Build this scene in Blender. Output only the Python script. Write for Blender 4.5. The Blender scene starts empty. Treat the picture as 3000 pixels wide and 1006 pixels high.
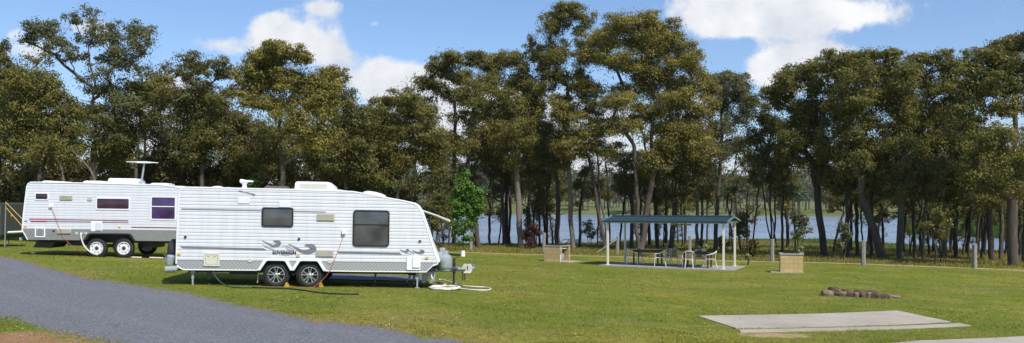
import bpy, bmesh, math, random
import numpy as np
from mathutils import Matrix, Vector
R = math.radians
rnd = random.Random(11)
rng = np.random.default_rng(11)
SC = bpy.context.scene
COL = SC.collection
F, HZ, CZ = 2500.0, 608.0, 3.0      # focal length in photo pixels, horizon row, camera height

# ------------------------------------------------------------------ helpers
def tag(o, label=None, cat=None, group=None, kind=None):
    for k, v in (('label', label), ('category', cat), ('group', group), ('kind', kind)):
        if v: o[k] = v
    return o
def thing(name, label, cat, loc=(0, 0, 0), rot=(0, 0, 0), group=None):
    o = bpy.data.objects.new(name, None); COL.objects.link(o)
    o.empty_display_size = .2
    o.location = loc; o.rotation_euler = rot
    return tag(o, label, cat, group)
def copy_tree(o, parent=None):
    c = o.copy(); COL.objects.link(c); c.parent = parent
    for ch in list(o.children): copy_tree(ch, c)
    return c
def link(name, me, mat, parent=None, smooth=False):
    o = bpy.data.objects.new(name, me); COL.objects.link(o)
    if mat is not None:
        for m in (mat if isinstance(mat, (list, tuple)) else [mat]): me.materials.append(m)
    if parent is not None: o.parent = parent
    if smooth: me.polygons.foreach_set('use_smooth', [True] * len(me.polygons))
    return o
def mesh_np(name, V, Fc, k):
    V = np.asarray(V, dtype=np.float32).reshape(-1, 3); Fc = np.asarray(Fc, dtype=np.int32).reshape(-1, k)
    me = bpy.data.meshes.new(name)
    me.vertices.add(len(V)); me.vertices.foreach_set('co', V.ravel())
    me.loops.add(Fc.size); me.loops.foreach_set('vertex_index', Fc.ravel())
    me.polygons.add(len(Fc)); me.polygons.foreach_set('loop_start', np.arange(0, Fc.size, k, dtype=np.int32))
    me.polygons.foreach_set('loop_total', np.full(len(Fc), k, dtype=np.int32))
    me.update(calc_edges=True)
    return me

class MB:
    def __init__(s): s.v = []; s.f = []; s.m = []; s.mi = 0
    def add(s, vs, fs):
        b = len(s.v); s.v += [tuple(v) for v in vs]
        for f in fs: s.f.append([b + i for i in f]); s.m.append(s.mi)
        return s
    def box(s, c, d, rot=None):
        x, y, z = d[0] / 2, d[1] / 2, d[2] / 2
        vs = [Vector((i, j, k)) for i in (-x, x) for j in (-y, y) for k in (-z, z)]
        if rot is not None: vs = [rot @ v for v in vs]
        vs = [v + Vector(c) for v in vs]
        return s.add(vs, [(0, 1, 3, 2), (4, 6, 7, 5), (0, 4, 5, 1), (2, 3, 7, 6), (0, 2, 6, 4), (1, 5, 7, 3)])
    def bb(s, a, b):
        return s.box([(a[i] + b[i]) / 2 for i in range(3)], [abs(b[i] - a[i]) for i in range(3)])
    def tube(s, pts, rad, n=8, caps=True):
        P = [Vector(p) for p in pts]
        if not isinstance(rad, (list, tuple)): rad = [rad] * len(P)
        vs = []; ref = None
        for i, p in enumerate(P):
            t = (P[min(i + 1, len(P) - 1)] - P[max(i - 1, 0)]).normalized()
            if ref is None:
                ref = Vector((0, 0, 1)) if abs(t.z) < .9 else Vector((1, 0, 0))
            u = ref - t * ref.dot(t)
            if u.length < 1e-4: u = t.orthogonal()
            u.normalize(); ref = u; w = t.cross(u)
            for k in range(n):
                a = 2 * math.pi * k / n
                vs.append(p + (u * math.cos(a) + w * math.sin(a)) * rad[i])
        fs = []
        for i in range(len(P) - 1):
            for k in range(n):
                a, b = i * n + k, i * n + (k + 1) % n
                fs.append((a, b, b + n, a + n))
        if caps:
            fs.append(tuple(range(n - 1, -1, -1))); fs.append(tuple(range((len(P) - 1) * n, len(P) * n)))
        return s.add(vs, fs)
    def lathe(s, prof, n=24, M=None, caps=True):      # prof: (r, h) about local z, transformed by M
        M = M or Matrix()
        vs = []
        for r, h in prof:
            for k in range(n):
                a = 2 * math.pi * k / n
                vs.append(M @ Vector((r * math.cos(a), r * math.sin(a), h)))
        fs = []
        for i in range(len(prof) - 1):
            for k in range(n):
                a, b = i * n + k, i * n + (k + 1) % n
                fs.append((a, b, b + n, a + n))
        if caps and prof[0][0] > 1e-4: fs.append(tuple(range(n - 1, -1, -1)))
        if caps and prof[-1][0] > 1e-4: fs.append(tuple(range((len(prof) - 1) * n, len(prof) * n)))
        return s.add(vs, fs)
    def prism(s, poly, y0, y1):            # poly in (x, z), extruded along y
        n = len(poly)
        vs = [(p[0], y0, p[1]) for p in poly] + [(p[0], y1, p[1]) for p in poly]
        fs = [tuple(range(n)), tuple(range(2 * n - 1, n - 1, -1))]
        for i in range(n):
            j = (i + 1) % n; fs.append((i, i + n, j + n, j))
        return s.add(vs, fs)
    def ribbon(s, pts, wid, y0, y1):       # flat ribbon in the (x, z) plane with varying width
        L = []; Rr = []
        for i, p in enumerate(pts):
            a = pts[max(i - 1, 0)]; b = pts[min(i + 1, len(pts) - 1)]
            dx, dz = b[0] - a[0], b[1] - a[1]; q = math.hypot(dx, dz) or 1
            nx, nz = -dz / q, dx / q; w = wid[i] / 2
            L.append((p[0] + nx * w, p[1] + nz * w)); Rr.append((p[0] - nx * w, p[1] - nz * w))
        for i in range(len(pts) - 1):
            s.prism([L[i], L[i + 1], Rr[i + 1], Rr[i]], y0, y1)
        return s
    def build(s, name, mat, parent=None, smooth=False, bevel=0, fix=True):
        me = bpy.data.meshes.new(name); me.from_pydata(s.v, [], s.f); me.update()
        if fix or bevel:
            bm = bmesh.new(); bm.from_mesh(me)
            bmesh.ops.recalc_face_normals(bm, faces=bm.faces[:])
            if bevel:
                eds = [e for e in bm.edges if len(e.link_faces) == 2 and e.calc_face_angle(0) > R(40)]
                bmesh.ops.bevel(bm, geom=eds, offset=bevel, segments=2, affect='EDGES', clamp_overlap=True)
            bm.to_mesh(me); bm.free()
        o = link(name, me, mat, parent, False)
        if not bevel and isinstance(mat, (list, tuple)) and len(mat) > 1:
            me.polygons.foreach_set('material_index', s.m)
        if smooth:
            me.polygons.foreach_set('use_smooth', [True] * len(me.polygons))
            me.set_sharp_from_angle(angle=R(38))
        return o
def rrect(u0, w0, u1, w1, r, n=4):
    if u0 > u1: u0, u1 = u1, u0
    if w0 > w1: w0, w1 = w1, w0
    P = []
    for cx, cz, a0 in ((u1 - r, w1 - r, 0), (u0 + r, w1 - r, 90), (u0 + r, w0 + r, 180), (u1 - r, w0 + r, 270)):
        for k in range(n + 1):
            a = R(a0 + 90 * k / n); P.append((cx + r * math.cos(a), cz + r * math.sin(a)))
    return P

# ------------------------------------------------------------------ materials
def new_mat(name):
    m = bpy.data.materials.new(name); m.use_nodes = True
    nt = m.node_tree; b = nt.nodes['Principled BSDF']
    return m, nt, b
def N(nt, typ, ins=None, **kw):
    n = nt.nodes.new(typ)
    for k, v in kw.items(): setattr(n, k, v)
    for k, v in (ins or {}).items():
        if hasattr(v, 'is_output'): nt.links.new(v, n.inputs[k])
        else: n.inputs[k].default_value = v
    return n
def math_(nt, op, a, b=0.0, c=None):
    ins = {0: a, 1: b}
    if c is not None: ins[2] = c
    return N(nt, 'ShaderNodeMath', ins, operation=op).outputs[0]
def ramp(nt, fac, stops):
    n = N(nt, 'ShaderNodeValToRGB', {0: fac}); e = n.color_ramp.elements
    while len(e) < len(stops): e.new(.5)
    for i, (p, c) in enumerate(stops):
        e[i].position = p; e[i].color = (*c, 1) if len(c) == 3 else c
    return n.outputs[0]
def mixc(nt, fac, a, b, mode='MIX'):
    n = N(nt, 'ShaderNodeMix', data_type='RGBA', blend_type=mode)
    for k, v in ((0, fac), (6, a), (7, b)):
        if hasattr(v, 'is_output'): nt.links.new(v, n.inputs[k])
        else: n.inputs[k].default_value = v if k == 0 or len(v) == 4 else (*v, 1)
    return n.outputs[2]
def noise(nt, scale, detail=4, rough=.55, vec=None, dist=0):
    ins = {'Scale': scale, 'Detail': detail, 'Roughness': rough, 'Distortion': dist}
    if vec is not None: ins['Vector'] = vec
    return N(nt, 'ShaderNodeTexNoise', ins).outputs[0]
def objco(nt): return N(nt, 'ShaderNodeTexCoord').outputs['Object']
def worldpos(nt): return N(nt, 'ShaderNodeNewGeometry').outputs['Position']
def bump(nt, b, h, strength=.3, dist=.01):
    n = N(nt, 'ShaderNodeBump', {'Height': h, 'Strength': strength, 'Distance': dist})
    nt.links.new(n.outputs[0], b.inputs['Normal'])
def plain(name, col, rough=.5, metal=0, var=.12, scale=6, spec=None, bmp=0, coat=0):
    m, nt, b = new_mat(name)
    co = objco(nt)
    n1 = noise(nt, scale, 5, .6, co)
    lo = tuple(c * (1 - var) for c in col); hi = tuple(min(1, c * (1 + var)) for c in col)
    nt.links.new(ramp(nt, n1, [(.3, lo), (.7, hi)]), b.inputs['Base Color'])
    b.inputs['Metallic'].default_value = metal
    r = N(nt, 'ShaderNodeMapRange', {0: n1, 1: .3, 2: .7, 3: max(.02, rough - .08), 4: min(1, rough + .08)}).outputs[0]
    nt.links.new(r, b.inputs['Roughness'])
    if spec is not None: b.inputs['Specular IOR Level'].default_value = spec
    if coat: b.inputs['Coat Weight'].default_value = coat
    if bmp: bump(nt, b, noise(nt, scale * 8, 4, .6, co), bmp, .01)
    return m

M = {}
# caravan cladding: off-white enamel with faint grime low down and in vertical runs
def cladding(name, col, grime):
    m, nt, b = new_mat(name); co = objco(nt)
    st = N(nt, 'ShaderNodeMapping', {0: co, 3: (3.5, 1, .45)}).outputs[0]
    n1 = noise(nt, 1.6, 6, .62, st); n2 = noise(nt, 9, 4, .6, co)
    g = math_(nt, 'MULTIPLY', ramp(nt, n1, [(.42, (0, 0, 0)), (.8, (1, 1, 1))]), grime)
    c = mixc(nt, g, col, (.52, .49, .44))
    c = mixc(nt, math_(nt, 'MULTIPLY', n2, .07), c, (.62, .62, .66))
    nt.links.new(c, b.inputs['Base Color']); b.inputs['Roughness'].default_value = .42
    b.inputs['Specular IOR Level'].default_value = .4
    return m
M['white'] = cladding('white_cladding', (.72, .725, .745), .45)
M['white2'] = cladding('cool_white_cladding', (.71, .715, .75), .3)
M['trim'] = plain('white_trim', (.84, .84, .84), .35, var=.04)
M['cream'] = plain('cream_plastic', (.66, .62, .5), .5, var=.06)
M['hatch'] = plain('pale_hatch', (.78, .79, .86), .4, var=.03)
M['beige'] = plain('beige_vent', (.5, .49, .4), .6, var=.1)
M['black'] = plain('black_plastic', (.02, .02, .022), .4, var=.2)
M['rubber'] = plain('tyre_rubber', (.022, .021, .021), .75, var=.3, scale=12)
M['alloy'] = plain('machined_alloy', (.62, .6, .58), .28, .85, var=.06)
M['rimwhite'] = plain('white_steel_rim', (.78, .78, .78), .4, var=.05)
M['galv'] = plain('galvanised_steel', (.3, .32, .34), .5, .5, var=.25, scale=14)
M['steelgrey'] = plain('grey_paint', (.33, .35, .36), .55, var=.15)
M['chassis'] = plain('chassis_black', (.03, .03, .033), .6, var=.3)
M['stripe'] = plain('grey_decal', (.2, .2, .22), .4, var=.08)
M['stripe_pale'] = plain('pale_grey_decal', (.5, .5, .53), .4, var=.08)
M['letter'] = plain('black_decal', (.015, .015, .018), .4, var=.1)
M['red'] = plain('maroon_decal', (.3, .025, .06), .4, var=.08)
M['amber'] = plain('amber_lens', (.8, .5, .12), .3, var=.06)
M['yellow'] = plain('yellow_chock', (.5, .3, .03), .55, var=.12)
M['orange'] = plain('orange_lead', (.5, .13, .08), .5, var=.1)
M['hosewhite'] = plain('white_hose', (.72, .68, .6), .5, var=.12)
M['hoseblack'] = plain('black_hose', (.02, .02, .02), .45, var=.2)
M['hosegreen'] = plain('green_hose', (.03, .07, .06), .45, var=.2)
M['gas'] = plain('gas_bottle_grey', (.36, .4, .4), .45, .2, var=.12, scale=10)
M['skirt2'] = plain('mid_grey_panel', (.24, .24, .235), .5, var=.08)
M['mat'] = plain('annexe_mat_weave', (.13, .14, .17), .9, var=.2)
M['tarp'] = plain('dark_olive_panel', (.055, .06, .045), .7, var=.25)
M['cream_post'] = plain('cream_painted_steel', (.74, .7, .58), .4, var=.05)
M['darkwood'] = plain('dark_brown_table', (.06, .022, .016), .4, var=.3, scale=10)
M['alu'] = plain('chair_aluminium', (.8, .8, .77), .4, .15, var=.08)
M['cane'] = plain('brown_cane', (.2, .13, .09), .65, var=.3, scale=30)
M['char'] = plain('charcoal', (.02, .018, .016), .95, var=.5, scale=20, bmp=.6)
M['wood_raw'] = plain('raw_timber', (.42, .3, .18), .8, var=.2, scale=10)
M['boat'] = plain('white_dinghy_paint', (.75, .75, .72), .4, var=.06)
M['brown_vent'] = plain('tinted_skylight', (.14, .12, .09), .35, var=.1)

def glass(name, col, scale=1.5):
    m, nt, b = new_mat(name); co = objco(nt)
    n1 = noise(nt, scale, 3, .5, co)
    nt.links.new(ramp(nt, n1, [(.35, tuple(c * .6 for c in col)), (.7, tuple(c * 1.5 for c in col))]), b.inputs['Base Color'])
    b.inputs['Roughness'].default_value = .12; b.inputs['Specular IOR Level'].default_value = .7
    bump(nt, b, noise(nt, 3, 2, .4, co), .15, .05)
    return m
M['glass'] = glass('smoked_acrylic', (.075, .075, .075))
M['purple'] = glass('purple_tint_acrylic', (.06, .025, .11))
M['maroonglass'] = glass('dark_plum_acrylic', (.05, .02, .04))

def checker():
    m, nt, b = new_mat('checker_plate'); co = objco(nt)
    rot = N(nt, 'ShaderNodeMapping', {0: co, 2: (0, R(45), 0), 3: (15, 15, 15)}).outputs[0]
    sx = N(nt, 'ShaderNodeSeparateXYZ', {0: rot})
    fx = math_(nt, 'PINGPONG', sx.outputs[0], .5); fz = math_(nt, 'PINGPONG', sx.outputs[2], .5)
    d = math_(nt, 'MAXIMUM', math_(nt, 'LESS_THAN', fx, .14), math_(nt, 'LESS_THAN', fz, .14))
    c = mixc(nt, d, (.34, .34, .34), (.5, .5, .49))
    c = mixc(nt, math_(nt, 'MULTIPLY', noise(nt, 5, 5, .6, co), .35), c, (.27, .26, .24))
    nt.links.new(c, b.inputs['Base Color']); b.inputs['Roughness'].default_value = .5; b.inputs['Metallic'].default_value = .25
    bump(nt, b, d, .5, .004)
    return m
M['checker'] = checker()

def blocks():
    m, nt, b = new_mat('sandstone_block'); co = objco(nt)
    br = N(nt, 'ShaderNodeTexBrick', {'Vector': N(nt, 'ShaderNodeMapping', {0: co, 2: (R(90), 0, 0)}).outputs[0], 'Scale': 1.0,
        'Color1': (.62, .45, .2, 1), 'Color2': (.52, .37, .16, 1), 'Mortar': (.34, .27, .16, 1),
        'Mortar Size': .012, 'Brick Width': .4, 'Row Height': .2})
    c = mixc(nt, math_(nt, 'MULTIPLY', noise(nt, 7, 6, .7, co), .4), br.outputs[0], (.4, .27, .12))
    nt.links.new(c, b.inputs['Base Color']); b.inputs['Roughness'].default_value = .9
    bump(nt, b, noise(nt, 40, 5, .7, co), .5, .01)
    return m
M['block'] = blocks()

def concrete(name, col, stain=.35):
    m, nt, b = new_mat(name); co = worldpos(nt)
    n1 = noise(nt, .9, 7, .68, co); n2 = noise(nt, 26, 4, .7, co); n3 = noise(nt, 4, 5, .6, co)
    c = mixc(nt, ramp(nt, n1, [(.35, (0, 0, 0)), (.72, (1, 1, 1))]), col, tuple(k * (1 - stain) for k in col))
    c = mixc(nt, math_(nt, 'MULTIPLY', n3, .35), c, tuple(k * 1.25 for k in col))
    c = mixc(nt, ramp(nt, n2, [(.6, (0, 0, 0)), (.72, (.5, .5, .5))]), c, tuple(k * .5 for k in col))
    nt.links.new(c, b.inputs['Base Color']); b.inputs['Roughness'].default_value = .92
    bump(nt, b, n2, .4, .006)
    return m
M['concrete'] = concrete('weathered_concrete', (.46, .4, .315), .42)
M['concrete2'] = concrete('pale_concrete', (.36, .34, .31), .25)

def roofmat():
    m, nt, b = new_mat('slate_blue_roof'); co = objco(nt)
    c = mixc(nt, noise(nt, 2, 5, .6, co), (.016, .036, .05), (.03, .058, .075))
    nt.links.new(c, b.inputs['Base Color']); b.inputs['Roughness'].default_value = .6; b.inputs['Specular IOR Level'].default_value = .25
    return m
M['roof'] = roofmat()

def bark(name, a, bb, scale=2.2):
    m, nt, b = new_mat(name); co = objco(nt)
    st = N(nt, 'ShaderNodeMapping', {0: co, 3: (2.2, 2.2, .5)}).outputs[0]
    n1 = noise(nt, scale, 6, .7, st)
    c = ramp(nt, n1, [(.3, a), (.55, tuple((x + y) / 2 for x, y in zip(a, bb))), (.75, bb)])
    nt.links.new(c, b.inputs['Base Color']); b.inputs['Roughness'].default_value = .95
    bump(nt, b, noise(nt, scale * 5, 5, .7, st), .7, .03)
    return m
M['bark_pale'] = bark('pale_gum_bark', (.11, .085, .065), (.3, .255, .205))
M['bark_mid'] = bark('grey_brown_bark', (.05, .037, .028), (.15, .115, .09))
M['bark_dark'] = bark('dark_bark', (.03, .022, .02), (.1, .075, .062))
M['log'] = bark('weathered_grey_log', (.19, .175, .15), (.4, .37, .32), 5)

def leaves(name, dark, mid, light, trans=.3, clump=.8, rough=.5, gain=1.2):
    m, nt, b = new_mat(name)
    g = N(nt, 'ShaderNodeNewGeometry'); co = g.outputs['Position']
    isl = g.outputs['Random Per Island']
    cl = noise(nt, clump, 3, .6, co)
    f = math_(nt, 'ADD', math_(nt, 'MULTIPLY', isl, .3), math_(nt, 'ADD', math_(nt, 'MULTIPLY', math_(nt, 'SUBTRACT', cl, .5), gain), .36))
    c = ramp(nt, f, [(.15, dark), (.5, mid), (.95, light)])
    if gain > 2:      # lawn: straw and lush patches a metre or three wide
        c = mixc(nt, ramp(nt, noise(nt, .42, 6, .7, co), [(.47, (0, 0, 0)), (.62, (.8, .8, .8))]), c, (.42, .31, .1))
        c = mixc(nt, ramp(nt, noise(nt, .16, 5, .6, co), [(.42, (0, 0, 0)), (.6, (.75, .75, .75))]), c, (.17, .235, .022))
        c = mixc(nt, ramp(nt, noise(nt, 2.6, 5, .7, co), [(.55, (0, 0, 0)), (.7, (.6, .6, .6))]), c, (.13, .105, .035))
    nt.links.new(c, b.inputs['Base Color']); b.inputs['Roughness'].default_value = rough
    b.inputs['Specular IOR Level'].default_value = .3
    tr = N(nt, 'ShaderNodeBsdfTranslucent', {0: c})
    mx = N(nt, 'ShaderNodeMixShader', {0: trans, 1: b.outputs[0], 2: tr.outputs[0]})
    nt.links.new(mx.outputs[0], nt.nodes['Material Output'].inputs[0])
    return m
M['leaf_olive'] = leaves('olive_gum_leaves', (.075, .078, .019), (.19, .175, .04), (.35, .295, .08), .38)
M['leaf_gold'] = leaves('golden_gum_leaves', (.095, .09, .021), (.245, .215, .045), (.47, .38, .105), .38)
M['leaf_dark'] = leaves('dark_gum_leaves', (.07, .074, .021), (.17, .158, .04), (.3, .255, .075), .38)
M['leaf_grey'] = leaves('grey_green_leaves', (.075, .085, .04), (.165, .165, .07), (.28, .255, .12), .38)
M['leaf_sap'] = leaves('bright_sapling_leaves', (.045, .11, .012), (.1, .2, .022), (.22, .35, .06), .4)
M['leaf_far'] = leaves('far_gum_leaves', (.08, .085, .035), (.16, .15, .07), (.26, .23, .12), .2, .12)
M['leaf_fargreen'] = leaves('far_green_leaves', (.04, .075, .02), (.08, .13, .03), (.14, .2, .05), .2, .12)
M['leaf_shrub'] = leaves('understorey_leaves', (.06, .055, .016), (.14, .115, .03), (.24, .19, .055), .35)
M['leaf_red'] = leaves('reddish_dead_leaves', (.05, .022, .015), (.1, .045, .03), (.16, .08, .05))
M['leaf_pale'] = leaves('pale_new_leaves', (.16, .2, .1), (.3, .36, .2), (.5, .52, .36))
M['blade'] = leaves('lawn_blades', (.14, .15, .02), (.3, .285, .035), (.52, .42, .11), .45, .75, gain=2.4)
M['blade_tall'] = leaves('tall_grass_blades', (.14, .15, .025), (.28, .24, .05), (.48, .34, .12), .42, .22)
M['reed'] = leaves('green_reeds', (.05, .09, .016), (.1, .17, .03), (.17, .23, .05), .3, .1)

# ------------------------------------------------------------------ terrain
CP = [(-6, 22.5, -2.10), (-8.8, 22.3, -2.06), (-2, 22.9, -2.18), (-15.4, 31.6, -1.81), (-18, 31.4, -1.77), (4.74, 42.2, -2.89), (9.87, 39.8, -2.98),
      (11, 42.3, -2.98), (5.9, 44.7, -2.93), (0, 12, -2.02), (-8, 13, -1.85), (8, 20, -2.62), (12, 15, -2.62), (-18, 28, -1.66), (-26, 45, -1.85), (-10, 50, -2.4),
      (-2.8, 56.8, -2.86), (2.7, 44.7, -2.9), (12.6, 37.7, -2.85), (17.7, 42.9, -2.88), (23.2, 42.9, -3.05), (30, 30, -3.0), (10, 27, -2.76),
      (0, 0, -1.75), (-20, 8, -1.6), (20, 6, -2.4), (45, 50, -3.25), (-48, 60, -1.95), (20, 65, -3.15), (0, 78, -3.1), (-30, 84, -2.5), (35, 75, -3.25)]
CP = np.array(CP, dtype=float)
def _phi(r2): return np.where(r2 > 0, r2 * np.log(np.maximum(r2, 1e-9)) * .5, 0)
def _tps():
    n = len(CP); X = CP[:, :2] / 20; d = ((X[:, None] - X[None]) ** 2).sum(-1)
    A = np.zeros((n + 3, n + 3)); A[:n, :n] = _phi(d) + np.eye(n) * .05
    A[:n, n] = 1; A[:n, n + 1:] = X; A[n, :n] = 1; A[n + 1:, :n] = X.T
    return X, np.linalg.solve(A, np.r_[CP[:, 2], 0, 0, 0])
_TX, _TW = _tps()
def tps(x, y):
    x = np.clip(x, -48, 45) / 20; y = np.clip(y, -6, 84) / 20
    r = _TW[len(_TX)] + _TW[len(_TX) + 1] * x + _TW[len(_TX) + 2] * y
    for (a, b), w in zip(_TX, _TW): r = r + w * _phi((x - a) ** 2 + (y - b) ** 2)
    return r
LAKE = [(1195, 91), (1300, 89), (1450, 94), (1600, 93), (1700, 95), (1900, 101), (2200, 105), (2400, 106), (2600, 93), (2800, 83), (3000, 77), (3400, 70),
        (3500, 100), (3000, 106), (2800, 116), (2690, 122), (2650, 132), (2640, 150), (2720, 180), (2740, 225), (2600, 245), (2720, 262), (2900, 300), (2600, 385), (2400, 385), (2200, 388), (2000, 400),
        (1800, 430), (1600, 480), (1400, 600), (1185, 700)]
LAKE = np.array([((p - 1500) / F * d, d) for p, d in LAKE])
def sdf(x, y):
    x = np.asarray(x, float); y = np.asarray(y, float)
    best = np.full(x.shape, 1e18); ins = np.zeros(x.shape, bool)
    n = len(LAKE)
    for i in range(n):
        ax, ay = LAKE[i]; bx, by = LAKE[(i + 1) % n]
        dx, dy = bx - ax, by - ay
        t = np.clip(((x - ax) * dx + (y - ay) * dy) / (dx * dx + dy * dy), 0, 1)
        best = np.minimum(best, (x - ax - t * dx) ** 2 + (y - ay - t * dy) ** 2)
        c = ((ay > y) != (by > y)) & (x < dx * (y - ay) / (dy if abs(dy) > 1e-9 else 1e-9) + ax)
        ins ^= c
    return np.where(ins, -1, 1) * np.sqrt(best)
WZ = -4.0
def sstep(t): t = np.clip(t, 0, 1); return t * t * (3 - 2 * t)
def height(x, y):
    """ground height in world z (camera at z = CZ)"""
    x = np.asarray(x, float); y = np.asarray(y, float)
    sd = sdf(x, y)
    near = tps(x, y)
    ang = x / np.maximum(y, 1)
    far = -3.3 + .020 * np.clip(y - 385, 0, 600) + 2.2 * np.sin(x * .011 + 1.3) * sstep((y - 400) / 300)
    far = np.where(y < 385, -3.1 + .2 * np.sin(x * .05) * np.cos(y * .04), far)
    ridge = 62 + 20 * np.sin(x * .0021 + .6) + 12 * np.sin(x * .0057 + 2) + 7 * np.sin(x * .013 + y * .004) + 4 * np.sin(x * .031 + 1)
    far = far + ridge * sstep((y - 1250) / 1300)
    k = sstep((y - 88) / 40)
    base = near * (1 - k) + far * k
    w = np.where(y < 150, 22.0, 14.0)
    t = sstep(sd / w)
    h = np.where(sd > 0, (WZ + .05) * (1 - t) + np.maximum(base, WZ + .1) * t, WZ + .05 - np.minimum(1.8, .12 * -sd))
    return h + CZ
def hz(x, y): return float(height(np.array([x]), np.array([y]))[0])
def pxy(px, d): return ((px - 1500) / F * d, d)
def W(px, py, d): return Vector(((px - 1500) / F * d, d, CZ - (py - HZ) / F * d))
def G(px, py):
    """point of the ground seen at photo pixel (px, py)"""
    d = 9.0
    for _ in range(4000):
        p = W(px, py, d)
        if p.z <= hz(p.x, p.y): break
        d += .25 if d < 60 else 1
    lo, hi = d - 1, d
    for _ in range(14):
        m = (lo + hi) / 2; p = W(px, py, m)
        if p.z <= hz(p.x, p.y): hi = m
        else: lo = m
    p = W(px, py, hi); p.z = hz(p.x, p.y); return p

def axis(lo, hi, fine, far0, far1, g):
    a = list(np.arange(lo, hi + 1e-6, fine)); s = fine
    while a[-1] < far1: s *= g; a.append(a[-1] + s)
    s = fine; b = []
    c = lo
    while c > far0: s *= g; c -= s; b.append(c)
    return np.array(b[::-1] + a)
xs = axis(-24, 34, .3, -3500, 3500, 1.06)
ys = axis(9, 62, .3, -60, 4200, 1.05)
GX, GY = np.meshgrid(xs, ys)
GZ = height(GX, GY)
def seg_d(x, y, pts):
    best = np.full(x.shape, 1e9)
    for (ax, ay), (bx, by) in zip(pts[:-1], pts[1:]):
        dx, dy = bx - ax, by - ay
        t = np.clip(((x - ax) * dx + (y - ay) * dy) / (dx * dx + dy * dy + 1e-9), 0, 1)
        best = np.minimum(best, np.hypot(x - ax - t * dx, y - ay - t * dy))
    return best
track = [G(*p)[:2] for p in ((1200, 735), (1400, 741), (1600, 747), (1800, 752), (2000, 762), (2250, 767), (2400, 770), (2600, 777), (2850, 786), (3050, 796))]
dT = seg_d(GX, GY, track)
verge = [G(*p)[:2] for p in ((-60, 990), (60, 985), (170, 1010), (300, 1040))]
bare = [G(*p)[:2] for p in ((2215, 982), (2340, 984))]
roadlow = [G(*p)[:2] for p in ((0, 927), (82, 943), (168, 967), (261, 984), (326, 1003))]
dirt = np.maximum.reduce([np.clip(1.2 - dT / .9, 0, 1) * .85, np.clip(1.3 - seg_d(GX, GY, bare) / .5, 0, 1) * .8,
                          np.clip(1.2 - seg_d(GX, GY, [G(*p)[:2] for p in ((-100, 735), (0, 752), (163, 793), (413, 842), (620, 880), (924, 940), (1304, 989), (1500, 1028))]) / .8, 0, 1) * .56,
                          np.clip(1.25 - seg_d(GX, GY, verge) / 1.3, 0, 1) * .68,
                          np.where(np.hypot(GX - 18.5, GY - 43.5) < 5, np.clip(.75 - np.hypot((GX - 19) / 4, (GY - 44.2) / 1.0), 0, 1), 0)])
bank = sstep((GY - 55) / 10) * (GY < 160)
me = mesh_np('ground', np.stack([GX, GY, GZ], -1).reshape(-1, 3),
             (lambda n, m: np.stack([np.arange(n * m).reshape(n, m)[:-1, :-1], np.arange(n * m).reshape(n, m)[:-1, 1:],
                                     np.arange(n * m).reshape(n, m)[1:, 1:], np.arange(n * m).reshape(n, m)[1:, :-1]], -1))(len(ys), len(xs)), 4)
at = me.attributes.new('dirt', 'FLOAT', 'POINT'); at.data.foreach_set('value', dirt.ravel().astype(np.float32))
at = me.attributes.new('rough_grass', 'FLOAT', 'POINT'); at.data.foreach_set('value', bank.ravel().astype(np.float32))
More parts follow.
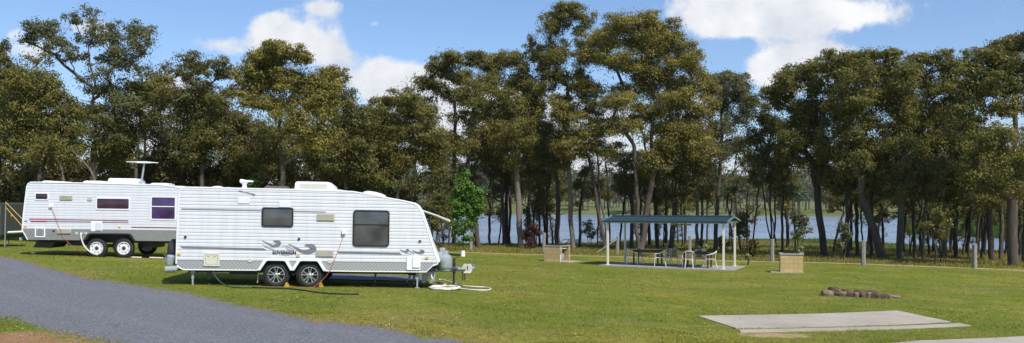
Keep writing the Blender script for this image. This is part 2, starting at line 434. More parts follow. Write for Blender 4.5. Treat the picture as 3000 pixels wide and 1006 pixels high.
def ground_mat():
    m, nt, b = new_mat('grassland'); p = worldpos(nt)
    big = noise(nt, .16, 5, .6, p); midn = noise(nt, .9, 5, .6, p); fine = noise(nt, 9, 5, .7, p); vf = noise(nt, 60, 3, .7, p)
    c = ramp(nt, midn, [(.3, (.14, .195, .016)), (.5, (.24, .26, .028)), (.68, (.36, .31, .055))])
    c = mixc(nt, ramp(nt, big, [(.38, (0, 0, 0)), (.62, (1, 1, 1))]), c, (.15, .2, .018))
    c = mixc(nt, ramp(nt, noise(nt, .42, 6, .7, p), [(.5, (0, 0, 0)), (.66, (.7, .7, .7))]), c, (.33, .27, .08))
    c = mixc(nt, ramp(nt, fine, [(.38, (.75, .75, .75)), (.6, (0, 0, 0))]), c, (.1, .1, .025))
    c = mixc(nt, ramp(nt, vf, [(.62, (0, 0, 0)), (.75, (.5, .5, .5))]), c, (.26, .24, .09))
    rg = N(nt, 'ShaderNodeAttribute', attribute_name='rough_grass').outputs['Fac']
    c2 = ramp(nt, noise(nt, .5, 6, .7, p), [(.3, (.09, .12, .02)), (.55, (.16, .15, .035)), (.75, (.25, .18, .07))])
    c = mixc(nt, rg, c, c2)
    # far paddocks
    sy = N(nt, 'ShaderNodeSeparateXYZ', {0: p}).outputs[1]
    fp = N(nt, 'ShaderNodeMapRange', {0: sy, 1: 200, 2: 330}).outputs[0]
    pc = ramp(nt, noise(nt, .012, 5, .6, p), [(.35, (.1, .12, .035)), (.55, (.17, .185, .055)), (.75, (.27, .23, .12))])
    c = mixc(nt, fp, c, pc)
    fh = N(nt, 'ShaderNodeMapRange', {0: sy, 1: 1150, 2: 1400}).outputs[0]
    hc = ramp(nt, noise(nt, .03, 6, .75, p), [(.35, (.035, .045, .022)), (.7, (.085, .09, .04))])
    c = mixc(nt, fh, c, hc)
    d = N(nt, 'ShaderNodeAttribute', attribute_name='dirt').outputs['Fac']
    dn = math_(nt, 'ADD', d, math_(nt, 'MULTIPLY', math_(nt, 'SUBTRACT', noise(nt, 2.2, 6, .7, p), .5), 1.5))
    dm = N(nt, 'ShaderNodeMapRange', {0: dn, 1: .48, 2: .72}).outputs[0]
    dm = math_(nt, 'MULTIPLY', dm, math_(nt, 'GREATER_THAN', d, .02))
    sx = N(nt, 'ShaderNodeSeparateXYZ', {0: p})
    redm = math_(nt, 'MULTIPLY', math_(nt, 'LESS_THAN', sx.outputs[0], 2.0), math_(nt, 'LESS_THAN', sx.outputs[1], 32.0))
    dc = mixc(nt, noise(nt, 5, 5, .7, p), (.5, .36, .22), (.32, .22, .12))
    dr = mixc(nt, noise(nt, 7, 5, .7, p), (.42, .2, .125), (.26, .16, .09))
    dc = mixc(nt, redm, dc, dr)
    c = mixc(nt, dm, c, dc)
    nt.links.new(c, b.inputs['Base Color']); b.inputs['Roughness'].default_value = .95
    b.inputs['Specular IOR Level'].default_value = .1
    h = math_(nt, 'ADD', math_(nt, 'MULTIPLY', fine, .6), math_(nt, 'MULTIPLY', vf, .4))
    bump(nt, b, h, .5, .04)
    return m
M['ground'] = ground_mat()
tag(link('ground', me, M['ground'], smooth=True), kind='structure')

# lake
def water_mat():
    m, nt, b = new_mat('lake_water'); p = worldpos(nt)
    st = N(nt, 'ShaderNodeMapping', {0: p, 2: (0, 0, R(8)), 3: (.35, 1.0, 1)}).outputs[0]
    n1 = noise(nt, .9, 5, .65, st); n2 = noise(nt, .03, 6, .65, st)
    c = ramp(nt, n2, [(.36, (.14, .22, .34)), (.7, (.36, .42, .5))])
    nt.links.new(c, b.inputs['Base Color']); b.inputs['Roughness'].default_value = .13
    b.inputs['IOR'].default_value = 1.33
    bump(nt, b, n1, 1.0, .35)
    return m
M['water'] = water_mat()
lk = mesh_np('lake', [(x, y, WZ + CZ) for y in (60, 900) for x in (-160, 700)], [(0, 1, 3, 2)], 4)
tag(link('lake', lk, M['water']), kind='structure')

# gravel road
U = [(-330, 706), (-160, 727), (0, 752), (60, 763), (163, 793), (245, 814), (413, 842), (505, 856), (620, 880), (739, 908), (924, 940), (1125, 962), (1304, 989), (1391, 1003), (1520, 1030)]
Lw = [(-330, 860), (-160, 895), (0, 927), (82, 943), (168, 967), (261, 984), (326, 1003), (480, 1045), (620, 1090), (760, 1130)]
Up = np.array([G(*p)[:2] for p in U]); Lp = np.array([G(*p)[:2] for p in Lw])
def resample(P, n):
    s = np.r_[0, np.cumsum(np.hypot(*np.diff(P, axis=0).T))]; t = np.linspace(0, s[-1], n)
    return np.stack([np.interp(t, s, P[:, 0]), np.interp(t, s, P[:, 1])], -1)
nU, nT = 330, 44
A = resample(Up, nU); B = resample(Lp, nU)
def jit(n, amp, seed):
    r = np.random.default_rng(seed); v = np.zeros(n)
    for f, a in ((9, .8), (23, .8), (60, .8), (160, .8), (320, .6)):
        v += a * np.interp(np.arange(n), np.linspace(0, n, f), r.normal(size=f))
    return v * amp
dirn = (B - A); dirn /= np.linalg.norm(dirn, axis=1)[:, None]
A = A + dirn * jit(nU, .13, 1)[:, None]; B = B + dirn * jit(nU, .13, 2)[:, None]
T = np.linspace(0, 1, nT)[None, :, None]
RP = A[:, None] * (1 - T) + B[:, None] * T
RZ = height(RP[..., 0], RP[..., 1]) + .007 + .035 * np.sin(np.pi * T[..., 0])
idx = np.arange(nU * nT).reshape(nU, nT)
rm = mesh_np('gravel_road', np.concatenate([RP, RZ[..., None]], -1).reshape(-1, 3),
             np.stack([idx[:-1, :-1], idx[:-1, 1:], idx[1:, 1:], idx[1:, :-1]], -1), 4)
at_ = rm.attributes.new('across', 'FLOAT', 'POINT'); at_.data.foreach_set('value', np.repeat(np.linspace(0, 1, nT)[None], nU, 0).ravel().astype(np.float32))
def gravel():
    m, nt, b = new_mat('blue_grey_gravel'); p = worldpos(nt)
    v = N(nt, 'ShaderNodeTexVoronoi', {'Vector': p, 'Scale': 38.0}); n1 = noise(nt, .7, 5, .6, p); n2 = noise(nt, 14, 5, .75, p)
    c = mixc(nt, v.outputs['Color'], (.085, .095, .115), (.26, .275, .31))
    sh = N(nt, 'ShaderNodeSeparateColor', {0: v.outputs['Color']}).outputs[0]
    c = mixc(nt, sh, (.07, .073, .082), (.27, .272, .286))
    c = mixc(nt, ramp(nt, n1, [(.4, (0, 0, 0)), (.75, (.45, .45, .45))]), c, (.15, .14, .13))
    c = mixc(nt, math_(nt, 'MULTIPLY', n2, .4), c, (.12, .125, .14))
    ac = N(nt, 'ShaderNodeAttribute', attribute_name='across').outputs['Fac']
    tr_ = math_(nt, 'PINGPONG', math_(nt, 'ADD', math_(nt, 'MULTIPLY', ac, 2.0), math_(nt, 'MULTIPLY', n1, .12)), .5)
    tk = N(nt, 'ShaderNodeMapRange', {0: tr_, 1: .34, 2: .5}).outputs[0]
    c = mixc(nt, math_(nt, 'MULTIPLY', tk, .35), c, (.2, .205, .22))
    ed = N(nt, 'ShaderNodeMapRange', {0: math_(nt, 'ADD', math_(nt, 'MINIMUM', ac, math_(nt, 'SUBTRACT', 1.0, ac)), math_(nt, 'MULTIPLY', math_(nt, 'SUBTRACT', n2, .5), .12)), 1: .0, 2: .05, 3: .8, 4: 0.0}).outputs[0]
    c = mixc(nt, ed, c, (.17, .14, .075))
    nt.links.new(c, b.inputs['Base Color']); b.inputs['Roughness'].default_value = .9
    bump(nt, b, v.outputs['Distance'], .8, .02)
    return m
M['gravel'] = gravel()
tag(link('gravel_road', rm, M['gravel'], smooth=True), kind='structure')
RoadA, RoadB = A.copy(), B.copy()
RoadPoly = np.concatenate([A, B[::-1]])
def in_poly(x, y, P):
    ins = np.zeros(x.shape, bool); n = len(P)
    for i in range(n):
        ax, ay = P[i]; bx, by = P[(i + 1) % n]
        ins ^= ((ay > y) != (by > y)) & (x < (bx - ax) * (y - ay) / ((by - ay) if abs(by - ay) > 1e-9 else 1e-9) + ax)
    return ins

# concrete slabs: a sheet that follows the lawn, with a real edge
def slab(name, corners, mat, th=.06):
    P = [Vector((c[0], c[1], 0)) for c in corners]
    n = 14; vs = []; fs = []
    for i in range(n + 1):
        for j in range(n + 1):
            s, t = i / n, j / n
            q = (P[0] * (1 - s) + P[1] * s) * (1 - t) + (P[3] * (1 - s) + P[2] * s) * t
            vs.append((q.x, q.y, hz(q.x, q.y) + th))
    k = n + 1
    for i in range(n):
        for j in range(n): fs.append((i * k + j, (i + 1) * k + j, (i + 1) * k + j + 1, i * k + j + 1))
    ring = [i * k for i in range(k)] + [n * k + j for j in range(1, k)] + [i * k + n for i in range(n - 1, -1, -1)] + [j for j in range(n - 1, 0, -1)]
    b0 = len(vs)
    for r in ring: v = vs[r]; vs.append((v[0], v[1], v[2] - th - .1))
    for i in range(len(ring)):
        j = (i + 1) % len(ring); fs.append((ring[i], ring[j], b0 + j, b0 + i))
    me = bpy.data.meshes.new(name); me.from_pydata(vs, [], fs)
    bm = bmesh.new(); bm.from_mesh(me); bmesh.ops.recalc_face_normals(bm, faces=bm.faces[:]); bm.to_mesh(me); bm.free()
    return tag(link(name, me, mat), kind='structure')
def gp(px, py): p = G(px, py); return (p.x, p.y)
slabs_px = [[(2157, 964.5), (2786, 945), (2628, 912), (2045, 928)], [(2170, 976), (2845, 956), (2812, 949.5), (2166, 969)]]
for q in slabs_px: slab('concrete_pad', [gp(*c) for c in q], M['concrete'], .02)
slab('concrete_pad', [gp(2600, 1012), gp(3060, 1012), gp(3060, 987), gp(2700, 1003)], M['concrete'], .035)
SLABS = [np.array([gp(*c) for c in q]) for q in slabs_px] + [np.array([gp(2600, 1012), gp(3060, 1012), gp(3060, 987), gp(2700, 1003)])]
# ------------------------------------------------------------------ caravans
class Frame:
    def __init__(s, px, d, zrel, yaw, tilt):
        s.loc = Vector(((px - 1500) / F * d, d, CZ + zrel)); s.rot = (0, R(tilt), R(yaw))
        from mathutils import Euler
        s.m = Matrix.Translation(s.loc) @ Euler(s.rot).to_matrix().to_4x4(); s.inv = s.m.inverted()
    def P(s, px, py, y=0.0):
        o = s.inv @ Vector((0, 0, CZ)); q = s.inv @ W(px, py, 10.0); d = q - o
        t = (y - o.y) / d.y; r = o + d * t
        return (r.x, r.z)
    def P3(s, px, py, y=0.0):
        u, w = s.P(px, py, y); return Vector((u, y, w))

def clip_x(outline, z):
    xs_ = []
    n = len(outline)
    for i in range(n):
        (ax, az), (bx, bz) = outline[i], outline[(i + 1) % n]
        if (az - z) * (bz - z) <= 0 and abs(az - bz) > 1e-9:
            xs_.append(ax + (bx - ax) * (z - az) / (bz - az))
    return (min(xs_), max(xs_)) if len(xs_) > 1 else None

def caravan_body(root, outline, zbase, width, pitch, mat, lap=.012):
    mb = MB()
    up = [p for p in outline if p[1] >= zbase - 1e-6]
    xl, xr = clip_x(outline, zbase + .001)
    poly = []
    n = len(outline)
    for i in range(n):           # clip outline to z >= zbase
        a, c = outline[i], outline[(i + 1) % n]
        if a[1] >= zbase: poly.append(a)
        if (a[1] - zbase) * (c[1] - zbase) < 0:
            t = (zbase - a[1]) / (c[1] - a[1]); poly.append((a[0] + (c[0] - a[0]) * t, zbase))
    mb.prism(poly, .004, width - .004)
    top = max(p[1] for p in poly); z = zbase
    for side in (0, 1):
        z = zbase
        while z < top - .03:
            z1 = min(z + pitch, top - .012)
            e0, e1 = clip_x(poly, z + .002), clip_x(poly, z1 - .002)
            if e0 and e1:
                k = .012
                y_out, y_in = (-lap, .002) if side == 0 else (width + lap, width - .002)
                y_mid = (-lap * .9) if side == 0 else (width + lap * .9)
                zz = z + pitch * .72
                zz = min(zz, z1)
                em = clip_x(poly, min(zz, z1 - .002)) or e1
                v = [(e0[0] + k, y_in, z + .016), (e0[1] - k, y_in, z + .016), (e0[0] + k, y_out, z + .006), (e0[1] - k, y_out, z + .006),
                     (em[0] + k, y_mid, zz), (em[1] - k, y_mid, zz), (e1[0] + k, y_in, z1 + .008 if z1 < top - .02 else z1), (e1[1] - k, y_in, z1 + .008 if z1 < top - .02 else z1)]
                mb.add(v, [(0, 1, 3, 2), (2, 3, 5, 4), (4, 5, 7, 6)])
            z += pitch
    return mb.build('body', mat, root, fix=False), poly

def edge_trim(root, pts, width, mat, r=.022):
    mb = MB()
    for y in (-.004, width + .004):
        mb.tube([(p[0], y, p[1]) for p in pts], r, 6)
    return mb.build('edge_trim', mat, root, smooth=True)

def window(root, fr, px0, py0, px1, py1, framem, glassm, r=.07, mid=None, bw=.035, proud=.045, lab=None):
    (u0, w0), (u1, w1) = fr.P(px0, py1), fr.P(px1, py0)
    mb = MB(); outer = rrect(u0, w0, u1, w1, r); inner = rrect(u0 + bw, w0 + bw, u1 - bw, w1 - bw, max(.01, r - bw * .5))
    n = len(outer); vs = []
    for P_, y in ((outer, 0), (outer, -proud), (inner, -proud), (inner, -proud + .02)): vs += [(p[0], y, p[1]) for p in P_]
    fs = []
    for k in range(3):
        for i in range(n):
            j = (i + 1) % n; fs.append((k * n + i, k * n + j, (k + 1) * n + j, (k + 1) * n + i))
    mb.add(vs, fs)
    if mid:
        um, wm = fr.P(px0, mid); mb.bb((u0 + bw * .6, -proud - .012, wm - .016), (u1 - bw * .6, -proud + .018, wm + .016))
    f = mb.build('window', framem, root)
    if lab: f['label'] = lab
    g = MB()                                   # slightly bulged acrylic pane
    nx, nz = 8, 6; a0, a1, c0, c1 = u0 + bw * .7, u1 - bw * .7, w0 + bw * .7, w1 - bw * .7
    vs = []
    for i in range(nx + 1):
        for j in range(nz + 1):
            s, t = i / nx, j / nz
            vs.append((a0 + (a1 - a0) * s, -proud + .012 - .018 * math.sin(math.pi * s) * math.sin(math.pi * t) + (.006 if t in (0, 1) or s in (0, 1) else 0), c0 + (c1 - c0) * t))
    g.add(vs, [(i * (nz + 1) + j, (i + 1) * (nz + 1) + j, (i + 1) * (nz + 1) + j + 1, i * (nz + 1) + j + 1) for i in range(nx) for j in range(nz)])
    g.build('pane', glassm, f, smooth=True, fix=False)
    return f

def plate(root, name, fr, px0, py0, px1, py1, mat, th=.02, r=.02, bevel=.004, y=-.012):
    y -= .008 if root.name == 'caravan' else 0
    (u0, w0), (u1, w1) = fr.P(px0, py1), fr.P(px1, py0)
    return MB().prism(rrect(u0, w0, u1, w1, r), y - th, y + .01).build(name, mat, root, bevel=bevel)

def vent(root, fr, px0, py0, px1, py1, y=-.012):
    o = plate(root, 'vent', fr, px0, py0, px1, py1, M['beige'], .02, .015, y=y)
    (u0, w0), (u1, w1) = fr.P(px0, py1), fr.P(px1, py0)
    mb = MB(); n = 6
    for i in range(n):
        w = w0 + (w1 - w0) * (i + .8) / (n + .6)
        mb.box(((u0 + u1) / 2, y - .034, w), (u1 - u0 - .05, .012, (w1 - w0) / n * .45), Matrix.Rotation(R(25), 3, 'X'))
    mb.build('louvre', M['cream'], o)
    return o

def door_hatch(root, fr, px0, py0, px1, py1, mat, inner, y=-.012):
    (u0, w0), (u1, w1) = fr.P(px0, py1), fr.P(px1, py0); b = .045
    mb = MB()
    mb.bb((u0, y - .022, w0), (u0 + b, y + .01, w1)); mb.bb((u1 - b, y - .022, w0), (u1, y + .01, w1))
    mb.bb((u0 + b, y - .022, w0), (u1 - b, y + .01, w0 + b)); mb.bb((u0 + b, y - .022, w1 - b), (u1 - b, y + .01, w1))
    o = mb.build('service_hatch', mat, root)
    MB().prism(rrect(u0 + b + .008, w0 + b + .008, u1 - b - .008, w1 - b - .008, .02), y - .014, y + .005).build('hatch_panel', inner, o)
    for s in (.3, .7): MB().box((u0 + (u1 - u0) * s, y - .022, w1 - b - .02), (.04, .02, .025)).build('latch', mat, o)
    return o

def round_port(root, fr, px, py, r=.055, mat=None, y=-.012):
    u, w = fr.P(px, py); mat = mat or M['cream']
    Mx = Matrix.Translation((u, y, w)) @ Matrix.Rotation(R(90), 4, 'X')
    o = MB().lathe([(r, -.005), (r, .014), (r * .8, .018), (r * .75, .01), (r * .3, .01), (r * .28, .022), (0, .022)], 20, Mx).build('filler_cap', mat, root, smooth=True)
    return o

def wheel(root, name, c, r, rim_r, style, side=-1, wd=.2):
    """c = outer-face centre in local coords, axle along y; the outer face looks to -y"""
    Mx = Matrix.Translation(c) @ Matrix.Rotation(R(90), 4, 'X')      # local z -> -y
    hub = MB().lathe([(rim_r * .28, -wd * .6), (rim_r * .28, -.03), (rim_r * .22, .0), (rim_r * .12, .012), (0, .012)], 20, Mx)
    w = hub.build(name, M['alloy'] if style == 'alloy' else M['chassis'], root, smooth=True)
    k = r - rim_r
    prof = [(rim_r, -wd + .02), (rim_r + k * .3, -wd), (r - .05, -wd), (r - .012, -wd + .03), (r, -wd + .06), (r, -.06), (r - .012, -.03), (r - .05, 0), (rim_r + k * .35, .004), (rim_r + .012, -.004), (rim_r, -.02)]
    t = MB().lathe(prof, 40, Mx, False)
    for i in range(40):                                               # shoulder tread blocks
        a = 2 * math.pi * i / 40
        p = Mx @ Vector((math.cos(a) * (r - .004), math.sin(a) * (r - .004), -.035))
        t.box(p, (.03, .045, .02), Matrix.Rotation(-a + R(90), 3, 'Y'))
    t.build('tyre', M['rubber'], w, smooth=True)
    rb = MB()
    if style == 'alloy':
        rb.lathe([(rim_r * 1.01, -.03), (rim_r * 1.0, .006), (rim_r * .93, .008), (rim_r * .9, -.03), (rim_r * .86, -.12), (rim_r * .5, -.13)], 40, Mx, False)
        for i in range(5):
            for da in (-13, 13):
                a = R(72 * i + 90 + da * 1.0); b_ = R(72 * i + 90 + da * .9)
                p0 = Mx @ Vector((math.cos(b_) * rim_r * .26, math.sin(b_) * rim_r * .26, -.012))
                p1 = Mx @ Vector((math.cos(a) * rim_r * .93, math.sin(a) * rim_r * .93, -.006))
                rb.tube([p0, (p0 + p1) / 2, p1], [.019, .015, .02], 6)
        rb.lathe([(rim_r * .34, -.03), (rim_r * .32, .0), (rim_r * .2, .006), (0, .006)], 20, Mx)
        rb.build('rim', M['alloy'], w, smooth=True)
        d = MB().lathe([(rim_r * .85, -.11), (0, -.1)], 24, Mx); d.build('brake_drum', M['chassis'], w)
    else:
        rb.lathe([(rim_r * 1.01, -.03), (rim_r * 1.0, .006), (rim_r * .9, .006), (rim_r * .84, -.04), (rim_r * .62, -.022), (rim_r * .3, -.02), (rim_r * .29, -.03)], 40, Mx, False)
        rb.build('rim', M['rimwhite'], w, smooth=True)
        h = MB()
        for i in range(8):
            a = R(45 * i + 22); q = Mx @ Vector((math.cos(a) * rim_r * .72, math.sin(a) * rim_r * .72, -.026))
            h.lathe([(.018, -.004), (.018, .004), (0, .004)], 8, Matrix.Translation(q) @ Matrix.Rotation(R(90), 4, 'X'))
        h.build('rim_slot', M['chassis'], w)
    return w

def skirt_poly(fr, top_l, top_r, bot, arches):
    """closed polygon of the lower panel with wheel-arch notches; all in photo pixels"""
    return [fr.P(*p) for p in ([top_l, top_r] + bot + [q for a in arches for q in a])]

def text_mesh(parent, name, body, x, z, size, mat, y, bold=True, shear=0.0, sx=1.0):
    cu = bpy.data.curves.new(name, 'FONT'); cu.body = body; cu.size = size; cu.extrude = .001; cu.shear = shear
    if bold: cu.offset = size * .03
    o = bpy.data.objects.new('lettering_source', cu); COL.objects.link(o)
    dg = bpy.context.evaluated_depsgraph_get(); me = bpy.data.meshes.new_from_object(o.evaluated_get(dg))
    bpy.data.objects.remove(o); me.transform(Matrix.Translation((x, y, z)) @ Matrix.Rotation(R(90), 4, 'X') @ Matrix.Diagonal((sx, 1, 1, 1)))
    me.materials.clear(); t = link(name, me, mat, parent); return t

swm = ['stripe']
def swoosh(mb, fr, pts, wid, y=-.026):
    q = []
    n = 24
    P = [fr.P(*p) for p in pts]
    def cr(t):
        s = t * (len(P) - 1); i = min(int(s), len(P) - 2); f = s - i
        p0, p1, p2, p3 = P[max(i - 1, 0)], P[i], P[i + 1], P[min(i + 2, len(P) - 1)]
        return tuple(.5 * (2 * p1[k] + (p2[k] - p0[k]) * f + (2 * p0[k] - 5 * p1[k] + 4 * p2[k] - p3[k]) * f * f + (3 * p1[k] - p0[k] - 3 * p2[k] + p3[k]) * f ** 3) for k in (0, 1))
    pts2 = [cr(i / n) for i in range(n + 1)]
    ws = [float(np.interp(i / n, np.linspace(0, 1, len(wid)), wid)) for i in range(n + 1)]
    MB().ribbon(pts2, ws, y, y + .003).build('swoosh_decal', M[swm[0]], c1)

def cord(name, label, cat, pts, r, mat, group=None, n=6):
    """a hose or lead through world points, smoothed"""
    P = [Vector(p) for p in pts]; out = []
    for i in range(len(P) - 1):
        p0, p1, p2, p3 = P[max(i - 1, 0)], P[i], P[i + 1], P[min(i + 2, len(P) - 1)]
        m = 6
        for k in range(m):
            f = k / m
            out.append(.5 * (2 * p1 + (p2 - p0) * f + (2 * p0 - 5 * p1 + 4 * p2 - p3) * f * f + (3 * p1 - p0 - 3 * p2 + p3) * f ** 3))
    out.append(P[-1])
    o = MB().tube(out, r, n).build(name, mat, None, smooth=True)
    return tag(o, label, cat, group)
def gl(px, py, r=.02): p = G(px, py); p.z += r; return p

# ===== the near caravan =====
f1 = Frame(516, 22.3, -2.055, 5.0, .97)
W1 = 2.38
c1 = thing('caravan', 'large white ribbed caravan with grey swooshes and checker plate skirt by the gravel', 'caravan', f1.loc, f1.rot)
out1 = [(516, 773), (519, 685), (522, 620), (526, 565), (530, 556), (540, 549.5), (600, 550.5), (950, 559), (1033, 562.5), (1085, 571), (1135, 581), (1170, 587), (1200, 593.5), (1214, 598), (1223, 604), (1233, 620), (1249, 664), (1265, 712), (1276, 752), (1283, 769), (1281, 774), (1268, 779), (1248.6, 797.5), (1042, 795.5), (945, 794), (540, 790.5), (529, 787), (520, 780)]
o1 = [f1.P(*p) for p in out1]
zb1 = f1.P(800, 765)[1]
body, poly1 = caravan_body(c1, o1, zb1, W1, .0905, M['white'], .016)
edge_trim(c1, o1[:22] , W1, M['trim'], .022)
# skirt panels with the two wheel arches cut out
arch1 = [[(948, 794.2), (931, 767.5), (925, 765.5), (886, 765), (879, 767), (862, 793.2)], [(851, 793), (836, 766.5), (830, 764.8), (788, 764), (781, 766), (763, 792.3)]]
for y0, y1 in ((-.004, .03), (W1 - .03, W1 + .004)):
    skp = [f1.P(*p) for p in [(517, 763.2), (760, 763.4)] + [] ]
    pl = [f1.P(516.5, 761.5), f1.P(800, 762), f1.P(1279, 767), f1.P(1268, 779), f1.P(1248.6, 797.5), f1.P(1042, 795.5)] + [f1.P(*q) for a in arch1 for q in a] + [f1.P(540, 790.5), f1.P(529, 787), f1.P(520, 780), f1.P(516.3, 773)]
    # arches touch the top edge, so lower them a hair inside the panel
    MB().prism(pl, y0, y1).build('skirt', M['checker'], c1)
MB().bb((o1[-1][0] + .05, .03, f1.P(530, 787)[1]), (o1[-1][0] + .08, W1 - .03, zb1)).build('rear_valance', M['trim'], c1)
for a in arch1:
    pts = [f1.P(*q) for q in a]; mb = MB()
    cx_ = sum(p[0] for p in pts) / 6
    outp = [(p[0] + (p[0] - cx_) * .2, p[1] + (.075 if 0 < i < 5 else 0)) for i, p in enumerate(pts)]
    for i in range(5): mb.prism([pts[i], pts[i + 1], outp[i + 1], outp[i]], -.05, .0)
    mb.build('wheel_arch', M['trim'], c1, bevel=.006)
# bottom trim line
mb = MB(); mb.tube([(f1.P(*p)[0], -.006, f1.P(*p)[1]) for p in ((948, 794.2), (1042, 795.8), (1248.6, 797.6), (1270, 777))], .014, 6); mb.build('bottom_moulding', M['trim'], c1, smooth=True); mb = MB()
mb.tube([(f1.P(*p)[0], -.006, f1.P(*p)[1]) for p in ((763, 792.5), (540, 790.8), (529, 787), (519, 779))], .014, 6); mb.build('bottom_moulding', M['trim'], c1, smooth=True)
for cx_, cy_ in ((808, 806.5), (906.5, 807.5)):
    u, w = f1.P(cx_, cy_); r = .345
    wheel(c1, 'wheel', (u, .045, w), r, .222, 'alloy')
    wheel(c1, 'wheel', (u, W1 - .05 , w), r, .222, 'alloy')
# windows, hatches, vents
window(c1, f1, 767, 609, 860.5, 664, M['black'], M['glass'], .06)
window(c1, f1, 1033.5, 617, 1142, 722, M['black'], M['glass'], .09, mid=658)
vent(c1, f1, 928, 628, 981, 647, -.014); vent(c1, f1, 925.5, 733, 978.5, 752.5, -.014)
plate(c1, 'fridge_cover', f1, 697.5, 580, 732, 596.5, M['hatch'], .012, .02, y=-.014)
plate(c1, 'fridge_cover', f1, 818, 590.5, 852, 607.5, M['hatch'], .012, .02, y=-.014)
door_hatch(c1, f1, 597.5, 742, 644.5, 779.5, M['cream'], M['cream'], -.014)
for p in ((733, 763), (967, 766.5)): round_port(c1, f1, *p, mat=M['cream'])
plate(c1, 'heater_cover', f1, 1191, 750, 1232, 791.5, M['trim'], .02, .03)
plate(c1, 'heater_door', f1, 1208.5, 751.5, 1231, 784, M['trim'], .05, .02)
plate(c1, 'power_inlet', f1, 1002.5, 672, 1013.5, 686.5, M['trim'], .07, .015)
for p in ((525, 744), (874, 749.5), (1251, 755.5)): plate(c1, 'marker_lamp', f1, p[0] - 5, p[1] - 3, p[0] + 5, p[1] + 3, M['amber'], .02, .012, y=-.014)
for p in ((544, 694.5), (876.5, 700), (1230.5, 706.5)): plate(c1, 'awning_clip', f1, p[0] - 3.5, p[1] - 2.5, p[0] + 3.5, p[1] + 2.5, M['black'], .03, .008, y=-.014)
# decals
mb = MB()
def stripe(mb, fr, a, b, thk, y=-.025, slant=0, mat='stripe', root=None):
    mb = MB()
    (u0, w0), (u1, w1) = fr.P(*a), fr.P(*b); h = thk / 2
    mb.prism([(u0 + slant, w0 - h), (u1 + slant, w1 - h), (u1, w1 + h), (u0, w0 + h)], y, y + .003).build('stripe', M[mat], root or (c1 if fr is f1 else c2))
stripe(mb, f1, (532, 612.7), (766, 617), .022); stripe(mb, f1, (862, 619), (955, 621.6), .022)
stripe(mb, f1, (530, 723.4), (774, 728.6), .02); stripe(mb, f1, (534, 726.2), (779, 731.4), .026)
stripe(mb, f1, (989, 738.6), (1172, 742.0), .02); stripe(mb, f1, (991, 741.4), (1177, 745.0), .024)
mb = MB()
swoosh(mb, f1, [(769, 705), (786, 714), (800, 720.5), (814, 718), (818, 712), (811, 707.5), (801, 708)], [.008, .03, .06, .09, .11, .07, .015])
swoosh(mb, f1, [(846, 715.5), (866, 726), (886, 737), (907, 737), (919, 729), (912, 720.5), (893, 719)], [.012, .05, .09, .13, .16, .11, .02])
swoosh(mb, f1, [(1172, 731.5), (1182, 736), (1191, 737), (1196, 733), (1190, 730.5)], [.008, .025, .045, .05, .01])
swoosh(mb, f1, [(1209, 733.5), (1220, 739.5), (1232, 741), (1240, 737), (1230, 733)], [.012, .04, .07, .08, .015])
swm[0] = 'stripe_pale'
swoosh(mb, f1, [(769, 716), (785, 723), (800, 729)], [.01, .035, .01]); swoosh(mb, f1, [(775, 721), (792, 728), (806, 732)], [.01, .03, .01])
swoosh(mb, f1, [(826, 719.5), (845, 721), (858, 727), (860, 733)], [.01, .045, .06, .03]); swoosh(mb, f1, [(838, 727), (850, 731), (863, 733)], [.02, .05, .02])
swoosh(mb, f1, [(822, 745), (838, 748), (852, 745)], [.006, .025, .006]); swoosh(mb, f1, [(1186, 741), (1202, 744), (1216, 743)], [.008, .03, .008]); swoosh(mb, f1, [(1196, 733), (1208, 738), (1216, 742)], [.02, .04, .02])
u0, w0 = f1.P(799, 743); u1, _ = f1.P(868, 743)
tx = text_mesh(c1, 'lettering', 'SOVEREIGN', 0, -.008, .12, M['letter'], 0)
wd_ = max(v.co.x for v in tx.data.vertices); tx.data.transform(Matrix.Translation((u0, -.036, w0)) @ Matrix.Diagonal(((u1 - u0) / wd_, 1, 1, 1)))
# roof furniture
def roofbox(root, name, fr, px0, py0, px1, py1, mat, y0, y1, taper=.06, nose=0, r=.04):
    (u0, w0), (u1, w1) = fr.P(px0, py1, y0), fr.P(px1, py0, y0)
    pr = [(u0, w0 - .04), (u1 - nose * .4, w0 - .04), (u1, w0 + (w1 - w0) * .45), (u1 - nose, w1 - .02), (u1 - nose - .03, w1), (u0 + taper, w1), (u0 + .02, w1 - .03)]
    return MB().prism(pr, y0, y1).build(name, mat, root, bevel=.02)
ac = roofbox(c1, 'air_conditioner', f1, 862, 534, 980, 559.5, M['trim'], .75, 1.6, .05, .16)
(u0, w0), (u1, w1) = f1.P(877, 551.5, .74), f1.P(960, 540.5, .74)
MB().prism(rrect(u0, w0, u1, w1, .045), .728, .76).build('grille', M['beige'], ac)
roofbox(c1, 'roof_hatch', f1, 771, 546, 839, 556, M['brown_vent'], .5, 1.1, .08)
def dome(root, name, fr, px0, py0, px1, py1, y, mat):
    (u0, w0), (u1, w1) = fr.P(px0, py1, y), fr.P(px1, py0, y); r = (u1 - u0) / 2; h = w1 - w0
    slope = Matrix.Translation(((u0 + u1) / 2, y, w0 - .03))
    return MB().lathe([(r, -.12), (r, h * .25), (r * .93, h * .6), (r * .7, h * .92), (r * .35, h * 1.05), (0, h * 1.08)], 28, slope).build(name, mat, root, smooth=True)
dome(c1, 'roof_vent', f1, 618, 543, 657, 552, .8, M['cream']); dome(c1, 'roof_vent', f1, 655, 546.5, 683, 553, .8, M['cream'])
u, w = f1.P(1097, 569, .6)
Mt = Matrix.Translation((u, .7, w - .04)) @ Matrix.Rotation(R(11), 4, 'Y')
MB().lathe([(.33, -.08), (.33, .0), (.31, .05), (.2, .09), (0, .105)], 28, Mt).build('roof_vent', M['trim'], c1, smooth=True)
